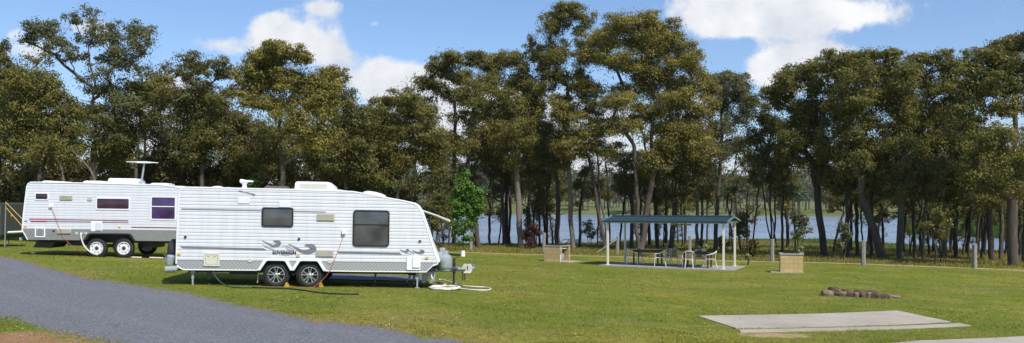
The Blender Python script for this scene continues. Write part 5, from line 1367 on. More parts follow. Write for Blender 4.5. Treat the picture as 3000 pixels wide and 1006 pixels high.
# slimmer trees between the big ones
SL_ = [
 ('slim dark gum immediately left of the broad rounded gum trunk pair', 1386, 66, [(1400, 460, 34, 28), (1370, 500, 36, 22)], 'bark_dark', .2),
 ('curving slim gum, first of two beside the water right of the potted sapling', 1479, 68, [(1470, 430, 40, 34), (1460, 490, 34, 24)], 'bark_mid', .24),
 ('straight slim gum, second of two beside the water right of the potted sapling', 1493, 70, [(1500, 440, 36, 30), (1490, 510, 30, 20)], 'bark_mid', .2),
 ('dark slim gum left of the ragged pale post', 1582, 66, [(1585, 470, 40, 40), (1575, 530, 36, 34), (1590, 585, 24, 26)], 'bark_dark', .17),
 ('dark slim gum right of the ragged pale post', 1604, 68, [(1610, 460, 36, 34), (1600, 520, 30, 24)], 'bark_dark', .17),
 ('straight black trunked gum above the open-sided barbecue', 1633, 64, [(1630, 420, 44, 40), (1625, 480, 36, 34)], 'bark_dark', .27),
 ('leaning dark trunk touching the pale tall trunk on its right', 1697, 65, [(1712, 500, 26, 22), (1700, 540, 22, 16)], 'bark_dark', .2),
 ('slim gum with a bent crown over open water left of the shelter roof', 1752, 72, [(1750, 540, 30, 18), (1775, 570, 26, 16), (1735, 575, 24, 14)], 'bark_dark', .13),
 ('grey trunk just inside the back left shelter post', 1852, 66, [(1850, 480, 50, 36), (1840, 540, 44, 30)], 'bark_mid', .27),
 ('dark thin gum right of the thick trunk under the shelter roof', 1925, 65, [(1920, 520, 50, 36), (1930, 575, 44, 26)], 'bark_dark', .26),
 ('thick dark trunk with a right reaching limb behind the lone chair', 1966, 62, [(1970, 500, 52, 38), (2015, 540, 40, 26), (1960, 570, 40, 24)], 'bark_dark', .34),
 ('slim straight trunk between the lone chair and the right table', 2038, 60, [(2030, 480, 44, 34), (2050, 540, 40, 28)], 'bark_mid', .2),
 ('thinnest straight trunk seen over the right table', 2072, 66, [(2075, 520, 36, 30), (2080, 570, 26, 18)], 'bark_mid', .13),
 ('dark slim gum beside the feathery multi-stemmed gum, nearest the solid barbecue', 2291, 56, [(2300, 440, 34, 34), (2305, 500, 40, 30), (2300, 560, 34, 20)], 'bark_dark', .15),
 ('crooked double stemmed gum just left of the rounded post in the right half', 2485, 52, [(2470, 460, 40, 34), (2460, 530, 42, 34), (2490, 560, 34, 24)], 'bark_dark', .2),
 ('dark trunk directly behind the post left of the big leaning trunk', 2513, 54, [(2515, 470, 44, 40), (2500, 540, 40, 30)], 'bark_dark', .2),
 ('slanting dark trunk at the foot of the big leaning brown trunk', 2551, 52, [(2540, 500, 44, 36), (2560, 560, 40, 24)], 'bark_dark', .2),
 ('thick smooth brown trunk right of the big leaning one', 2637, 50, [(2650, 440, 60, 44), (2640, 510, 56, 40), (2660, 560, 44, 26)], 'bark_mid', .34),
 ('short forked Y-shaped dark gum between two brown trunks', 2677, 51, [(2660, 520, 40, 34), (2705, 510, 40, 36), (2680, 560, 44, 26)], 'bark_dark', .17),
 ('slim crooked brown gum left of the leafy low bush', 2704, 50, [(2710, 500, 44, 38), (2720, 560, 34, 26)], 'bark_mid', .15),
 ('dark gum behind and right of the leafy low bush', 2802, 53, [(2800, 520, 52, 40), (2790, 580, 40, 26)], 'bark_dark', .2),
 ('slim crooked gum over the rightmost post', 2838, 54, [(2830, 530, 48, 36), (2850, 590, 34, 20)], 'bark_dark', .16),
 ('dark stout trunk between the rightmost post and the thick edge trunk', 2907, 50, [(2900, 520, 54, 40), (2890, 590, 44, 30)], 'bark_dark', .3),
 ('slim brown trunk beside the dark stout trunk near the right edge', 2930, 51, [(2930, 500, 50, 40), (2945, 590, 34, 26)], 'bark_mid', .2),
 ('trunk at the extreme right edge of the picture', 3002, 49, [(3010, 480, 54, 44), (3000, 560, 44, 36)], 'bark_dark', .25),
]
for i, (lab, px, d, B, bk, tr) in enumerate(SL_):
    tree_px(lab, px, d, B, 'leaf_dark', bk, tr, 200 + i, dup=2, per=105, fork=.6, name='slender_gum_tree', group='slender gums at the water edge', spread=1.3)
thin = [(1262, 62), (1290, 60), (1300, 62), (1312, 61), (1331, 63), (1552, 66), (1568, 65), (1786, 70), (1812, 68), (1878, 68), (1942, 66), (2000, 68), (2148, 62), (2172, 64), (2205, 60), (2330, 60), (2470, 56), (2530, 57), (2660, 55), (2725, 56), (2752, 54), (2772, 53), (2820, 55), (2855, 56), (2872, 52), (2885, 55), (2950, 53), (2985, 55), (1275, 64), (1322, 66), (1415, 70), (1460, 72), (1510, 74), (1540, 72), (1618, 72), (1655, 74), (1720, 76), (1768, 74), (1835, 72), (1902, 72), (1990, 74), (2012, 70), (2108, 70), (2135, 74), (2228, 66), (2245, 70), (2278, 66), (2312, 64), (2375, 62), (2440, 60), (2455, 62), (2498, 60), (2565, 58), (2575, 60), (2615, 58), (2648, 60), (2690, 57), (2716, 58), (2790, 58), (2812, 57), (2848, 60), (2865, 58), (2895, 59), (2918, 57), (2942, 58), (2965, 60)]
thin = thin[:28] + thin[28::3]
for i, (px, d) in enumerate(thin):
    j = rnd.uniform(-14, 14); y0 = rnd.uniform(440, 560) if px < 2400 else rnd.uniform(520, 590)
    o = tree_px('thin wiry understorey gum stem with a sparse small crown among the bigger trunks', px, d, [(px + j, y0, 26, 18), (px - j * .6, y0 + 28, 22, 14)], 'leaf_dark', 'bark_dark', rnd.uniform(.06, .11), 300 + i, dup=1, per=80, fork=.75, name='thin_gum_tree', group='thin gum stems among the trunks', spread=.8, tip=.01, lean=(rnd.uniform(-.9, .9), 0))

# middle-height trees filling the belt between the tall ones: prototypes copied
def proto_belt(seed, leafm, H, zlo, Rr, n=13):
    r = random.Random(seed); bl = []
    for k in range(n):
        f = (k + .5) / n; z = H * (zlo + (1 - zlo) * f); w = Rr * math.sin(math.pi * min(.95, .22 + .72 * f)) ** .7
        aa = k * 2.4 + r.random(); q = w * r.uniform(.15, .8)
        bl.append((Vector((math.cos(aa) * q, math.sin(aa) * q, z)), Rr * .46, H * .075))
    return grow('belt_gum_tree', 'x', 'tree', (0, 0, 0), bl, M[leafm], M['bark_dark'], .12, seed, leaf=(.17, .075), per=135, dup=1, nsub=6, fork=.45, spread=.5)
PB = [proto_belt(651, 'leaf_dark', 10.5, .24, 2.4, 16), proto_belt(652, 'leaf_olive', 9.2, .3, 2.1, 15), proto_belt(653, 'leaf_dark', 11.5, .3, 2.6, 16), proto_belt(654, 'leaf_grey', 8.4, .26, 1.9, 14)]
used = set(); bsp = [(1262, 74, 1), (1330, 76, 0), (1440, 78, 0), (1478, 72, 2), (1545, 76, 2), (1590, 70, 0), (1645, 78, 1), (1905, 72, 2), (1950, 76, 0), (2015, 74, 0), (2062, 78, 2), (2185, 74, 3), (2310, 66, 1), (2495, 63, 2), (2540, 60, 1), (2590, 64, 0), (2640, 60, 2), (2690, 58, 0), (2735, 62, 2), (2790, 58, 1), (2835, 60, 0), (2880, 57, 2), (2930, 60, 0), (2985, 57, 1), (3030, 60, 2)]
bsp += [(90, 56, 2), (215, 58, 0), (330, 57, 1), (420, 60, 2), (520, 58, 0), (610, 60, 2), (690, 57, 1), (860, 58, 0), (980, 60, 2), (1070, 60, 1), (1140, 62, 0), (1215, 62, 2)]
for px, d_, k in bsp:
    o = PB[k] if k not in used else copy_tree(PB[k]); used.add(k)
    x, y = pxy(px + rnd.uniform(-8, 8), d_); s = rnd.uniform(.86, 1.08) * (.86 if px > 2420 else 1.16 if 1440 < px < 2080 else 1)
    o.location = (x, y, hz(x, y) - .1); o.rotation_euler = (0, 0, rnd.uniform(0, 6.28)); o.scale = (s, s, s)
    o['label'] = 'dark middle height gum filling the belt between the taller lakeside gums'; o['group'] = 'middle height gums in the belt'

for i, (px, d_, k, s) in enumerate([(1250, 78, 1, .42), (1300, 82, 0, .4), (1572, 80, 0, .46), (1620, 84, 3, .36), (1760, 86, 1, .3), (1868, 82, 0, .42), (1930, 84, 1, .4), (1985, 84, 3, .38), (2575, 70, 3, .36), (2665, 68, 1, .4), (2705, 64, 0, .36), (2785, 66, 0, .42), (2830, 62, 3, .38), (2880, 64, 1, .42), (2950, 62, 0, .42), (3000, 60, 3, .4)]):
    o = copy_tree(PB[k]); x, y = pxy(px, d_); o.location = (x, y, hz(x, y) - .9 * s); o.rotation_euler = (0, 0, i * 1.3); o.scale = (s * .9, s * .9, s)
    o['label'] = 'low dark bushy regrowth at the water edge between the trunks'; o['group'] = 'low regrowth at the water edge'; o['category'] = 'shrub'; o.name = 'regrowth_shrub'

# individual shrubs in view
def shrub(label, px, py_base, py_top, wpx, d, leafm, seed, stems=3, per=120, leaf=(.16, .08), cat='shrub', name='shrub', n=9, lift=.35):
    per *= 1.7
    r = random.Random(seed); h = py_base - py_top; B = []
    for k in range(n):
        f = lift + (1 - lift) * (k + .5) / n; w = math.sin(math.pi * min(.95, max(.12, (f - lift * .6) / (1 - lift * .6))))
        B.append((px + r.uniform(-.32, .32) * wpx * w, py_base - h * (f * .9), wpx * .2, max(wpx * .15, h * .1)))
    return tree_px(label, px, d, B, leafm, 'bark_dark', .06, seed, cat=cat, name=name, group=None, dup=2, spread=wpx / F * d * .3, nsub=4, leaf=leaf, per=per, stems=stems, fork=.25, tip=.008)
shrub('grey green leafy shrub in front of the water between the shelter and the solid barbecue', 2335, 735, 612, 78, 50, 'leaf_grey', 401)
shrub('dark bushy shrub at the shore behind the right shelter posts', 2172, 722, 625, 82, 60, 'leaf_dark', 402)
shrub('pale leafed low shrub left of the post by the big leaning trunk', 2465, 745, 645, 66, 48, 'leaf_grey', 403, lift=.2)
shrub('leafy yellow green low bush with hanging leaves above the grass left of the rightmost post', 2762, 745, 585, 96, 46, 'leaf_olive', 404, per=150, n=12, lift=.3)
shrub('bare forked low branching gum in front of the leafy low bush', 2739, 768, 600, 90, 44, 'leaf_olive', 405, stems=1, n=6, lift=.65, per=60)
shrub('reddish brown dead bush beside the pale forked trunk', 1560, 722, 655, 62, 62, 'leaf_red', 406, lift=.05, per=170, n=12)
shrub('dark bush at the shore left of the reddish dead bush', 1545, 716, 600, 60, 66, 'leaf_dark', 407, lift=.15)
shrub('wispy shrub over the water left of the shelter', 1728, 716, 645, 60, 78, 'leaf_grey', 408, per=80, lift=.3)
shrub('small dark bush by the trunk behind the right shelter table', 2050, 722, 700, 30, 60, 'leaf_dark', 409, stems=2, lift=.1, n=5)
shrub('bushy wattle among thin stems left of the potted sapling', 1290, 722, 560, 100, 58, 'leaf_dark', 410, per=110, n=12, lift=.35)
shrub('small shrub with dangling leaves left of the potted sapling', 1335, 720, 640, 40, 55, 'leaf_sap', 411, per=70, n=6)
shrub('dark shrub at the far side of the grass near the right tables', 2120, 735, 690, 46, 58, 'leaf_shrub', 412, lift=.1, n=7)
shrub('yellowish low shrub standing in tall grass right of the shelter', 2205, 748, 705, 60, 52, 'leaf_shrub', 413, lift=.05, n=8)
for lab, px, yb, yt, w_, d in (('small pale leafed seedling behind the right shelter table', 2065, 742, 714, 26, 50), ('small pale leafed seedling showing above the solid barbecue', 2343, 752, 718, 24, 42), ('low pale weed in the grass right of the shelter', 2192, 762, 744, 20, 44)):
    shrub(lab, px, yb, yt, w_, d, 'leaf_pale', 420 + px, stems=1, n=4, leaf=(.13, .07), cat='plant', name='seedling', per=90, lift=.3)
# the potted sapling
d = 47; x, y = pxy(1356, d); zb = hz(x, y); base = Vector((x, y, zb))
B = [(1363, 508, 11, 14), (1357, 530, 17, 14), (1370, 545, 20, 16), (1346, 558, 22, 16), (1380, 570, 26, 16), (1352, 582, 26, 18), (1393, 590, 20, 16), (1335, 595, 18, 14), (1370, 608, 30, 18), (1402, 606, 14, 12), (1345, 625, 20, 14), (1385, 632, 20, 14), (1330, 632, 12, 9), (1360, 655, 22, 12), (1350, 680, 16, 10), (1368, 700, 16, 8), (1348, 712, 10, 7)]
sap = grow('sapling', 'bright green leafy sapling in a white tree guard on the lawn', 'sapling', base, [((W(a, b_, d) - base), r1 * 1.25 * d / F, r2 * 1.2 * d / F) for a, b_, r1, r2 in B], M['leaf_sap'], M['bark_mid'], .035, 501, leaf=(.14, .11), per=560, fork=.3, dup=2, spread=.35, nsub=4, tip=.008)
MB().lathe([(.13, -.02), (.12, .32), (.11, .32), (.11, .3)], 16).build('tree_guard', M['trim'], sap, smooth=True)

# ---- dense understorey wood on the left: prototypes copied
def proto_bush(seed, R_, H, leafm, n=20, per=85, leaf=(.26, .12)):
    r = random.Random(seed); bl = []
    for k in range(n):
        z = H * (.06 + .9 * k / n); w = R_ * math.sin(math.pi * min(.97, .25 + .7 * k / n)) ** .6
        a = k * 2.4; q = w * r.uniform(.2, .75)
        bl.append((Vector((math.cos(a) * q, math.sin(a) * q, z)), R_ * .42, H * .12))
    return grow('understorey_tree', 'x', 'tree', (0, 0, 0), bl, M[leafm], M['bark_dark'], .14, seed, leaf=leaf, per=per, dup=1, nsub=5, fork=.4, spread=.4)
PR = [proto_bush(601, 2.6, 6.4, 'leaf_shrub'), proto_bush(602, 2.2, 5.6, 'leaf_dark'), proto_bush(603, 2.9, 7.2, 'leaf_shrub', 18), proto_bush(604, 2.3, 5.0, 'leaf_olive', 14)]
spots = []
for k, px in enumerate(range(-60, 1240, 62)):
    spots.append((px + rnd.uniform(-18, 18), rnd.uniform(55, 60), k % 4))
for k, px in enumerate(range(-90, 1270, 68)):
    spots.append((px + rnd.uniform(-18, 18), rnd.uniform(66, 76), (k * 3 + 1) % 4))
used = set()
for i, (px, d, k) in enumerate(spots):
    o = PR[k] if k not in used else copy_tree(PR[k]); used.add(k)
    x, y = pxy(px, d); s = rnd.uniform(.8, 1.12) * (1.0 if d < 62 else 1.1)
    if px > 1120: s *= .72
    o.location = (x, y, hz(x, y) - .1); o.rotation_euler = (0, 0, rnd.uniform(0, 6.28)); o.scale = (s, s, s * rnd.uniform(.9, 1.1))
    o['label'] = 'dense dark understorey tree packed among others in the wood behind the caravans'
    o['group'] = 'understorey trees behind the caravans'
shrub('bright green bush rising just above the large caravan roof, right of its antenna', 752, 640, 505, 90, 50, 'leaf_fargreen', 431, per=150, n=10, lift=.2)
# bare leaning branches in the wood
for i, (a, b_, c_, lab) in enumerate([((185, 520), (165, 465), (130, 432), 'bare pale leaning branch above the second caravan, nearest its left end'), ((275, 520), (240, 470), (205, 435), 'bare pale leaning branch left of the roof antenna of the second caravan')]):
    d = 45; pts = [W(*a, d), W((a[0] + b_[0]) / 2 + 6, (a[1] + b_[1]) / 2, d), W(*b_, d), W(*c_, d)]
    g0 = pts[0].copy(); g0.z = hz(g0.x, g0.y) - .1; g0.x += .5
    mb = MB(); mb.tube([g0] + pts, [.07, .06, .05, .035, .012], 7); tag(mb.build('bare_branch', M['bark_pale'], None, smooth=True), lab, 'dead tree')

# ---- far shore trees
def proto_far(seed, leafm, H=9):
    r = random.Random(seed); bl = []
    for k in range(9):
        a = k * 2.4; bl.append((Vector((math.cos(a) * H * .3 * r.uniform(.2, 1), math.sin(a) * H * .3 * r.uniform(.2, 1), H * r.uniform(.42, .92))), H * .2, H * .14))
    return grow('far_tree', 'x', 'tree', (0, 0, 0), bl, M[leafm], M['bark_mid'], .22, seed, leaf=(.75, .5), per=7, dup=1, nsub=4, fork=.35, spread=.6, tip=.04)
PF = [proto_far(701, 'leaf_far'), proto_far(702, 'leaf_far', 11), proto_far(703, 'leaf_fargreen', 9), proto_far(704, 'leaf_grey', 11), proto_far(705, 'leaf_fargreen', 12)]
fars = []
for k in range(270):
    px = rnd.uniform(1200, 3050); d = rnd.choice([rnd.uniform(400, 470), rnd.uniform(450, 700), rnd.uniform(700, 1250), rnd.uniform(900, 1400)])
    if 1900 < px < 2480 and rnd.random() < .5: continue
    if px < 1750 and d < 620: d = rnd.uniform(500, 800) if px > 1560 else rnd.uniform(640, 900)
    fars.append((px, d, rnd.choice([0, 0, 1, 1, 2, 3, 4])))
fars += [(2170, 440, 1), (2150, 470, 0), (2395, 420, 1), (2360, 450, 0), (2420, 470, 1), (2310, 430, 2), (2290, 445, 2), (2120, 500, 4), (1680, 560, 0), (1640, 600, 1), (1450, 660, 1), (1500, 700, 4)]
for px in range(1190, 1960, 15):
    ds = float(np.interp(px, [1185, 1400, 1600, 1800, 2000], [700, 600, 480, 430, 400])); fars.append((px + rnd.uniform(-9, 9), ds + rnd.uniform(12, 90), rnd.choice([0, 1, 3, 4])))
for px in range(1960, 2500, 34):
    fars.append((px + rnd.uniform(-14, 14), rnd.uniform(400, 520), rnd.choice([0, 1, 2, 3, 4])))
used = set()
for px, d, k in fars:
    x, y = pxy(px, d)
    if float(sdf(np.array([x]), np.array([y]))[0]) < 4: continue
    o = PF[k] if k not in used else copy_tree(PF[k]); used.add(k)
    s = rnd.uniform(.9, 1.6) * (1.2 if d < 650 else 1.7)
    o.location = (x, y, hz(x, y) - .1); o.rotation_euler = (0, 0, rnd.uniform(0, 6.28)); o.scale = (s * rnd.uniform(.9, 1.2), s, s)
    o['label'] = 'small distant gum tree on the paddocks across the lake'; o['group'] = 'distant trees across the lake'

# ---- far wood on the hills: one mass
r = np.random.default_rng(5); n = 26000
yy = r.uniform(1150, 2900, n); xx = yy * r.uniform(-.7, .7, n); zz = height(xx, yy)
keep = r.random(n) < sstep((yy - 1100) / 500) * .95 + .05
xx, yy, zz = xx[keep], yy[keep], zz[keep]; n = len(xx)
cl = []
P0 = np.stack([xx, yy, zz + 4], -1)
V = []
for k in range(6):
    o = r.normal(size=(n, 3)) * np.array([3.2, 3.2, 2.6]); c = P0 + o; ax = r.normal(size=(n, 3)); ax /= np.linalg.norm(ax, axis=1)[:, None]
    sd = np.cross(ax, r.normal(size=(n, 3))); sd /= np.linalg.norm(sd, axis=1)[:, None]
    V.append(np.stack([c - ax * 3, c + sd * 2.4, c + ax * 3, c - sd * 2.4], 1))
V = np.concatenate(V)
tag(link('hill_wood', mesh_np('hill_wood', V, np.arange(len(V) * 4).reshape(-1, 4), 4), M['leaf_dark']), 'dark green forest covering the distant hills', 'forest', kind='stuff')
# ------------------------------------------------------------------ grass (nobody could count it)
def blades(name, label, n, d0, d1, hh, ww, mat, seed, a0=-.64, a1=.64, mask=None, lean=.9, tallnoise=False):
    r = np.random.default_rng(seed)
    u = r.random(n); d = 1 / (1 / d0 + (1 / d1 - 1 / d0) * u); x = d * r.uniform(a0, a1, n); y = d
    k = ~in_poly(x, y, RoadPoly[::3])
    for S in SLABS: k &= ~in_poly(x, y, S)
    k &= sdf(x, y) > -1.5
    k &= r.random(n) > np.clip(1.1 - seg_d(x, y, track) / .8, 0, .85)
    k &= r.random(n) > np.clip(1.4 - seg_d(x, y, verge) / 1.0, 0, .8)
    k &= r.random(n) > np.clip(1.3 - seg_d(x, y, bare) / .5, 0, .9)
    if mask is not None: k &= mask(x, y, r)
    x, y, d = x[k], y[k], d[k]; n = len(x); z = height(x, y)
    sc = np.clip(d / 16, 1, 2.6)
    patch = .6 + .4 * np.sin(x * .9 + np.sin(y * .5) * 2) * np.cos(y * .7 + x * .3) + .3 * r.random(n)
    tuft = np.where(np.sin(x * 2.3 + np.sin(y * 1.7) * 2) * np.cos(y * 1.9 + x * .7) > .72, 1.9, 1.0)
    h = hh[0] * tuft + tuft * (hh[1] - hh[0]) * r.random(n) ** 2 * np.clip(patch, .3, 1.4)
    w = ww * sc * (.7 + .6 * r.random(n)); a = r.uniform(0, 2 * np.pi, n); b_ = r.uniform(0, 2 * np.pi, n)
    base = np.stack([x, y, z - .005], -1); sd = np.stack([np.cos(a), np.sin(a), np.zeros(n)], -1) * w[:, None] * .5
    tip = base + np.stack([np.cos(b_) * h * lean, np.sin(b_) * h * lean, h], -1)
    V = np.stack([base - sd, base + sd, tip], 1)
    return tag(link(name, mesh_np(name, V, np.arange(n * 3).reshape(-1, 3), 3), mat), label, 'grass', kind='stuff')
blades('lawn_grass', 'short green lawn grass covering the camping ground', 230000, 10.5, 62, (.018, .05), .014, M['blade'], 1)
def litter():
    r = np.random.default_rng(14); n = 7000; d = 1 / (1 / 11 + (1 / 58 - 1 / 11) * r.random(n)); x = d * r.uniform(-.64, .64, n)
    k = ~in_poly(x, d, RoadPoly[::3])
    for S in SLABS[:3]: k &= (~in_poly(x, d, S)) | (r.random(n) < .12)
    x, d = x[k], d[k]; n = len(x); z = height(x, d) + .035 + .015 * r.random(n); a_ = r.uniform(0, 6.28, n); L_ = r.uniform(.012, .026, n) * np.clip(d / 18, 1, 2)
    u_ = np.stack([np.cos(a_), np.sin(a_), r.normal(0, .25, n)], -1) * L_[:, None]; w_ = np.stack([-np.sin(a_), np.cos(a_), r.normal(0, .3, n)], -1) * L_[:, None] * .38
    c_ = np.stack([x, d, z], -1); V = np.stack([c_ - u_, c_ + w_, c_ + u_, c_ - w_], 1)
    m, nt, b = new_mat('fallen_leaf'); g = N(nt, 'ShaderNodeNewGeometry').outputs['Random Per Island']
    nt.links.new(ramp(nt, g, [(0, (.09, .05, .025)), (.45, (.26, .16, .08)), (.85, (.36, .28, .17)), (.98, (.5, .45, .33))]), b.inputs['Base Color']); b.inputs['Roughness'].default_value = .8
    tag(link('leaf_litter', mesh_np('leaf_litter', V, np.arange(n * 4).reshape(-1, 4), 4), m), 'dry fallen gum leaves and pale weeds scattered over the lawn', 'leaf litter', kind='stuff')
litter()
def loose_gravel():
    r = np.random.default_rng(4); n = 20000
    t = r.integers(0, nU - 1, n); s = r.random(n); s = np.where(r.random(n) < .45, np.where(r.random(n) < .5, np.abs(r.normal(0, .035, n)) * -1 + .01, 1 - .01 + np.abs(r.normal(0, .02, n))), s)
    P = RoadA[t] * (1 - s)[:, None] + RoadB[t] * s[:, None] + r.normal(0, .03, (n, 2)); k = P[:, 1] < 26; P = P[k]; s = s[k]; n = len(P)
    z = height(P[:, 0], P[:, 1]) + .01 + .035 * np.sin(np.pi * np.clip(s, 0, 1)); R_ = r.uniform(.004, .012, n)
    C0 = np.stack([P[:, 0], P[:, 1], z], -1); O = np.array([(1, 0, 0), (0, 1, 0), (-1, 0, 0), (0, -1, 0), (0, 0, .8), (0, 0, -.8)])
    V = C0[:, None] + O[None] * R_[:, None, None] * r.uniform(.6, 1.3, (n, 6, 1))
    Fc = np.array([(0, 1, 4), (1, 2, 4), (2, 3, 4), (3, 0, 4)]); Fc = (np.arange(n)[:, None, None] * 6 + Fc[None]).reshape(-1, 3)
    m, nt, b = new_mat('loose_stones'); g = N(nt, 'ShaderNodeNewGeometry').outputs['Random Per Island']
    nt.links.new(ramp(nt, g, [(0, (.08, .082, .09)), (.6, (.19, .19, .2)), (1, (.3, .29, .285))]), b.inputs['Base Color']); b.inputs['Roughness'].default_value = .9
    tag(link('loose_gravel', mesh_np('loose_gravel', V, Fc, 3), m), 'loose grey stones on the road and along its edges', 'gravel', kind='stuff')
loose_gravel()
def bm_(x, y, r): 
    t = seg_d(x, y, track); yt = np.interp(x, [p[0] for p in track], [p[1] for p in track])
    return (y > yt + .4) | (x < track[0][0])
blades('tall_grass', 'tall straw and olive grass along the bank behind the posts', 150000, 43, 98, (.04, .2), .024, M['blade_tall'], 2, mask=lambda x, y, r: bm_(x, y, r) & ((x > -8) | (y > 52)), lean=.35)
blades('bank_grass', 'fresh green grass on the low bank at the water edge', 60000, 70, 112, (.08, .25), .03, M['reed'], 3, a0=.1, a1=.5, mask=lambda x, y, r: (sdf(x, y) < 14) & (sdf(x, y) > -.5), lean=.3)
def reeds():
    r = np.random.default_rng(9); n = 60000
    y = r.uniform(100, 215, n); x = y * r.uniform(.4, .64, n); s = sdf(x, y)
    k = (s > .3) & (y > 104); x, y = x[k], y[k]; n = len(x); z = height(x, y); h = r.uniform(.8, 2.0, n)
    a = r.uniform(0, 6.28, n); sd = np.stack([np.cos(a), np.sin(a), 0 * a], -1) * .07; base = np.stack([x, y, z], -1)
    tip = base + np.stack([np.cos(a * 3) * h * .2, np.sin(a * 3) * h * .2, h], -1)
    return tag(link('reed_bed', mesh_np('reed_bed', np.stack([base - sd, base + sd, tip], 1), np.arange(n * 3).reshape(-1, 3), 3), M['reed']), 'green reeds on the low spit across the narrow water at the right', 'reeds', kind='stuff')
reeds()
# bushes on the spit
for i, (px, d) in enumerate([(2700, 150), (2760, 165), (2830, 150), (2900, 170), (2960, 150), (3010, 165), (2790, 190), (2870, 200)]):
    o = copy_tree(PR[1 + i % 3]); x, y = pxy(px, d); s = rnd.uniform(.7, 1.0); o.location = (x, y, hz(x, y)); o.scale = (s, s, s * .8); o.rotation_euler = (0, 0, i)
    o['label'] = 'bushy tree on the green spit beyond the narrow water at the right'; o['group'] = 'bushes on the spit'

# ------------------------------------------------------------------ haze
hm = bpy.data.materials.new('haze'); hm.use_nodes = True; hn = hm.node_tree; hn.nodes.clear()
ho = N(hn, 'ShaderNodeOutputMaterial'); hv = N(hn, 'ShaderNodeVolumePrincipled', {'Color': (.86, .92, 1, 1), 'Density': .00012, 'Anisotropy': .3})
hn.links.new(hv.outputs[0], ho.inputs['Volume'])
tag(MB().bb((-3700, -80, -8), (3700, 4400, 150)).build('haze', hm), 'thin pale summer haze over the lake and hills', 'haze', kind='stuff')
# ------------------------------------------------------------------ sky, sun, camera
SUN_EL, SUN_AZ = 49.0, 33.0          # azimuth measured from behind the camera towards the right
sd_ = Vector((math.sin(R(SUN_AZ)) * math.cos(R(SUN_EL)), -math.cos(R(SUN_AZ)) * math.cos(R(SUN_EL)), math.sin(R(SUN_EL))))
L = bpy.data.lights.new('sun', 'SUN'); L.energy = 4.2; L.angle = R(.53); L.color = (1, .955, .88)
so = bpy.data.objects.new('sun', L); COL.objects.link(so); so.rotation_euler = sd_.to_track_quat('Z', 'Y').to_euler()
wd = bpy.data.worlds.new('World'); SC.world = wd; wd.use_nodes = True; nt = wd.node_tree
bg = nt.nodes['Background']; bg.inputs[1].default_value = .1
sky = N(nt, 'ShaderNodeTexSky', sky_type='NISHITA'); sky.sun_disc = False; sky.sun_elevation = R(SUN_EL)
sky.sun_rotation = math.atan2(sd_.x, sd_.y); sky.altitude = 400; sky.air_density = 1.0; sky.dust_density = .6; sky.ozone_density = 1.6
tc = N(nt, 'ShaderNodeTexCoord').outputs['Generated']; sp = N(nt, 'ShaderNodeSeparateXYZ', {0: tc})
# cloud directions: bearing u = x / y and rise v = z / y, the sky in front being +y
ys_ = math_(nt, 'MAXIMUM', sp.outputs[1], .05)
u = math_(nt, 'DIVIDE', sp.outputs[0], ys_); v = math_(nt, 'DIVIDE', sp.outputs[2], ys_)
uv = N(nt, 'ShaderNodeCombineXYZ', {0: u, 1: v, 2: 0.0}).outputs[0]
CL = [(2290, 25, 210, 50, 1.1), (2110, 35, 120, 55, 1.05), (2490, 45, 180, 34, .85), (2230, 80, 150, 24, .6), (2360, 168, 105, 34, 1.05), (2250, 205, 70, 38, .95), (2430, 150, 60, 28, .7), (2330, 235, 110, 40, .85), (2560, 152, 30, 12, .5),
      (855, 105, 95, 40, 1.0), (790, 70, 45, 26, .85), (700, 140, 80, 30, .55), (900, 150, 75, 30, .85), (620, 130, 60, 26, .45), (935, 20, 75, 22, .85), (985, 95, 30, 50, .4), (1010, 160, 40, 30, .6), (1100, 72, 20, 12, .6),
      (1120, 220, 80, 44, 1.15), (1175, 265, 80, 40, 1.1), (1190, 290, 60, 30, .9), (1230, 245, 60, 40, .7),
      (100, 150, 70, 30, .9), (215, 75, 90, 30, .75), (300, 110, 40, 30, .7), (40, 100, 30, 14, .5), (520, 265, 80, 40, 1.0), (440, 300, 60, 60, .8), (430, 400, 120, 50, .7),
      (1320, 290, 110, 60, .9), (1450, 330, 110, 60, .8), (1280, 430, 160, 60, .9), (1700, 300, 150, 60, .7), (1800, 400, 160, 60, .8), (1720, 500, 200, 50, .95), (2050, 330, 90, 50, .7), (2130, 520, 140, 40, .9), (1000, 380, 90, 50, .7), (1350, 170, 60, 18, .5), (2850, 400, 200, 70, .6), (2100, 420, 80, 40, .6)]
tot = None
n1 = noise(nt, 10.5, 10, .64, uv, .3); n2 = noise(nt, 30, 8, .7, uv)
nn = math_(nt, 'ADD', math_(nt, 'MULTIPLY', math_(nt, 'SUBTRACT', n1, .5), 2.3), math_(nt, 'MULTIPLY', math_(nt, 'SUBTRACT', n2, .5), 1.3))
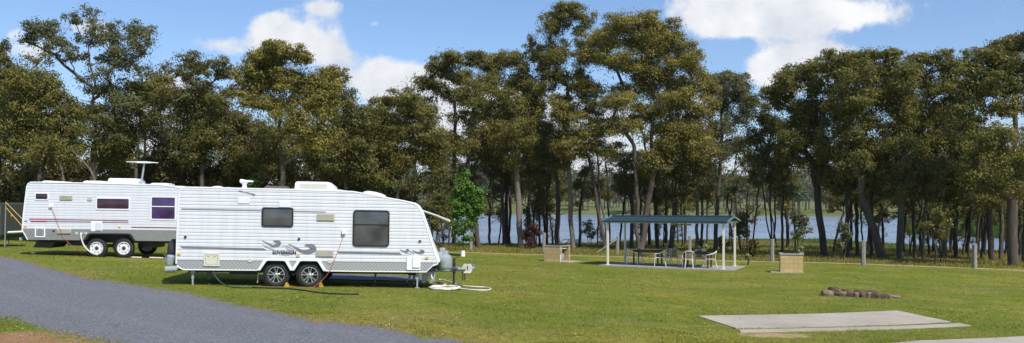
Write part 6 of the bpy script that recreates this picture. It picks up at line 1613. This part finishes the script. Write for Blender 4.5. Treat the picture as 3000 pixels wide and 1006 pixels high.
for cx, cy, rx, ry, wgt in CL:
    a = math_(nt, 'MULTIPLY', math_(nt, 'SUBTRACT', u, (cx - 1500) / F), F / (rx * 1.08)); b_ = math_(nt, 'MULTIPLY', math_(nt, 'SUBTRACT', v, (HZ - cy) / F), F / (ry * 1.12))
    q = math_(nt, 'ADD', math_(nt, 'MULTIPLY', a, a), math_(nt, 'MULTIPLY', b_, b_))
    m = math_(nt, 'MULTIPLY', math_(nt, 'EXPONENT', math_(nt, 'MULTIPLY', q, -.75)), wgt)
    tot = m if tot is None else math_(nt, 'ADD', tot, m)
tot = math_(nt, 'MINIMUM', tot, 1.35)
# the rest of the sky, off to the sides, has scattered cloud too
side = math_(nt, 'MULTIPLY', math_(nt, 'GREATER_THAN', math_(nt, 'ABSOLUTE', u), .75), .35)
dens = math_(nt, 'ADD', math_(nt, 'ADD', tot, side), math_(nt, 'MULTIPLY', nn, .85))
mask = N(nt, 'ShaderNodeMapRange', {0: dens, 1: .34, 2: .92}, interpolation_type='SMOOTHSTEP').outputs[0]
mask = math_(nt, 'MULTIPLY', mask, math_(nt, 'GREATER_THAN', sp.outputs[1], .05))
hzw = N(nt, 'ShaderNodeMapRange', {0: v, 1: .09, 2: .0, 3: 0.0, 4: .75}).outputs[0]
mask = math_(nt, 'MAXIMUM', mask, math_(nt, 'MULTIPLY', hzw, math_(nt, 'GREATER_THAN', sp.outputs[1], .05)))
shade = N(nt, 'ShaderNodeMapRange', {0: noise(nt, 11, 7, .6, N(nt, 'ShaderNodeMapping', {0: uv, 1: (.03, .02, 0)}).outputs[0]), 1: .35, 2: .62}).outputs[0]
cc = mixc(nt, shade, (6.6, 6.95, 7.7), (9.4, 9.4, 9.4))
skc = mixc(nt, 1.0, sky.outputs[0], (1.08, 1.22, 1.42), 'MULTIPLY')
nt.links.new(mixc(nt, mask, skc, cc), bg.inputs[0])
cam = bpy.data.cameras.new('camera'); co_ = bpy.data.objects.new('camera', cam); COL.objects.link(co_); SC.camera = co_
co_.location = (0, 0, CZ); co_.rotation_euler = (R(90), 0, 0)
cam.sensor_width = 36; cam.lens = 36 * F / 3000; cam.clip_end = 9000; cam.clip_start = .1
cam.shift_y = (HZ - 503) / 3000
SC.view_settings.view_transform = 'Standard'; SC.view_settings.look = 'None'; SC.view_settings.exposure = 0.14; SC.view_settings.gamma = 1
SC.cycles.max_bounces = 8; SC.cycles.transparent_max_bounces = 8; SC.cycles.caustics_reflective = False; SC.cycles.caustics_refractive = False
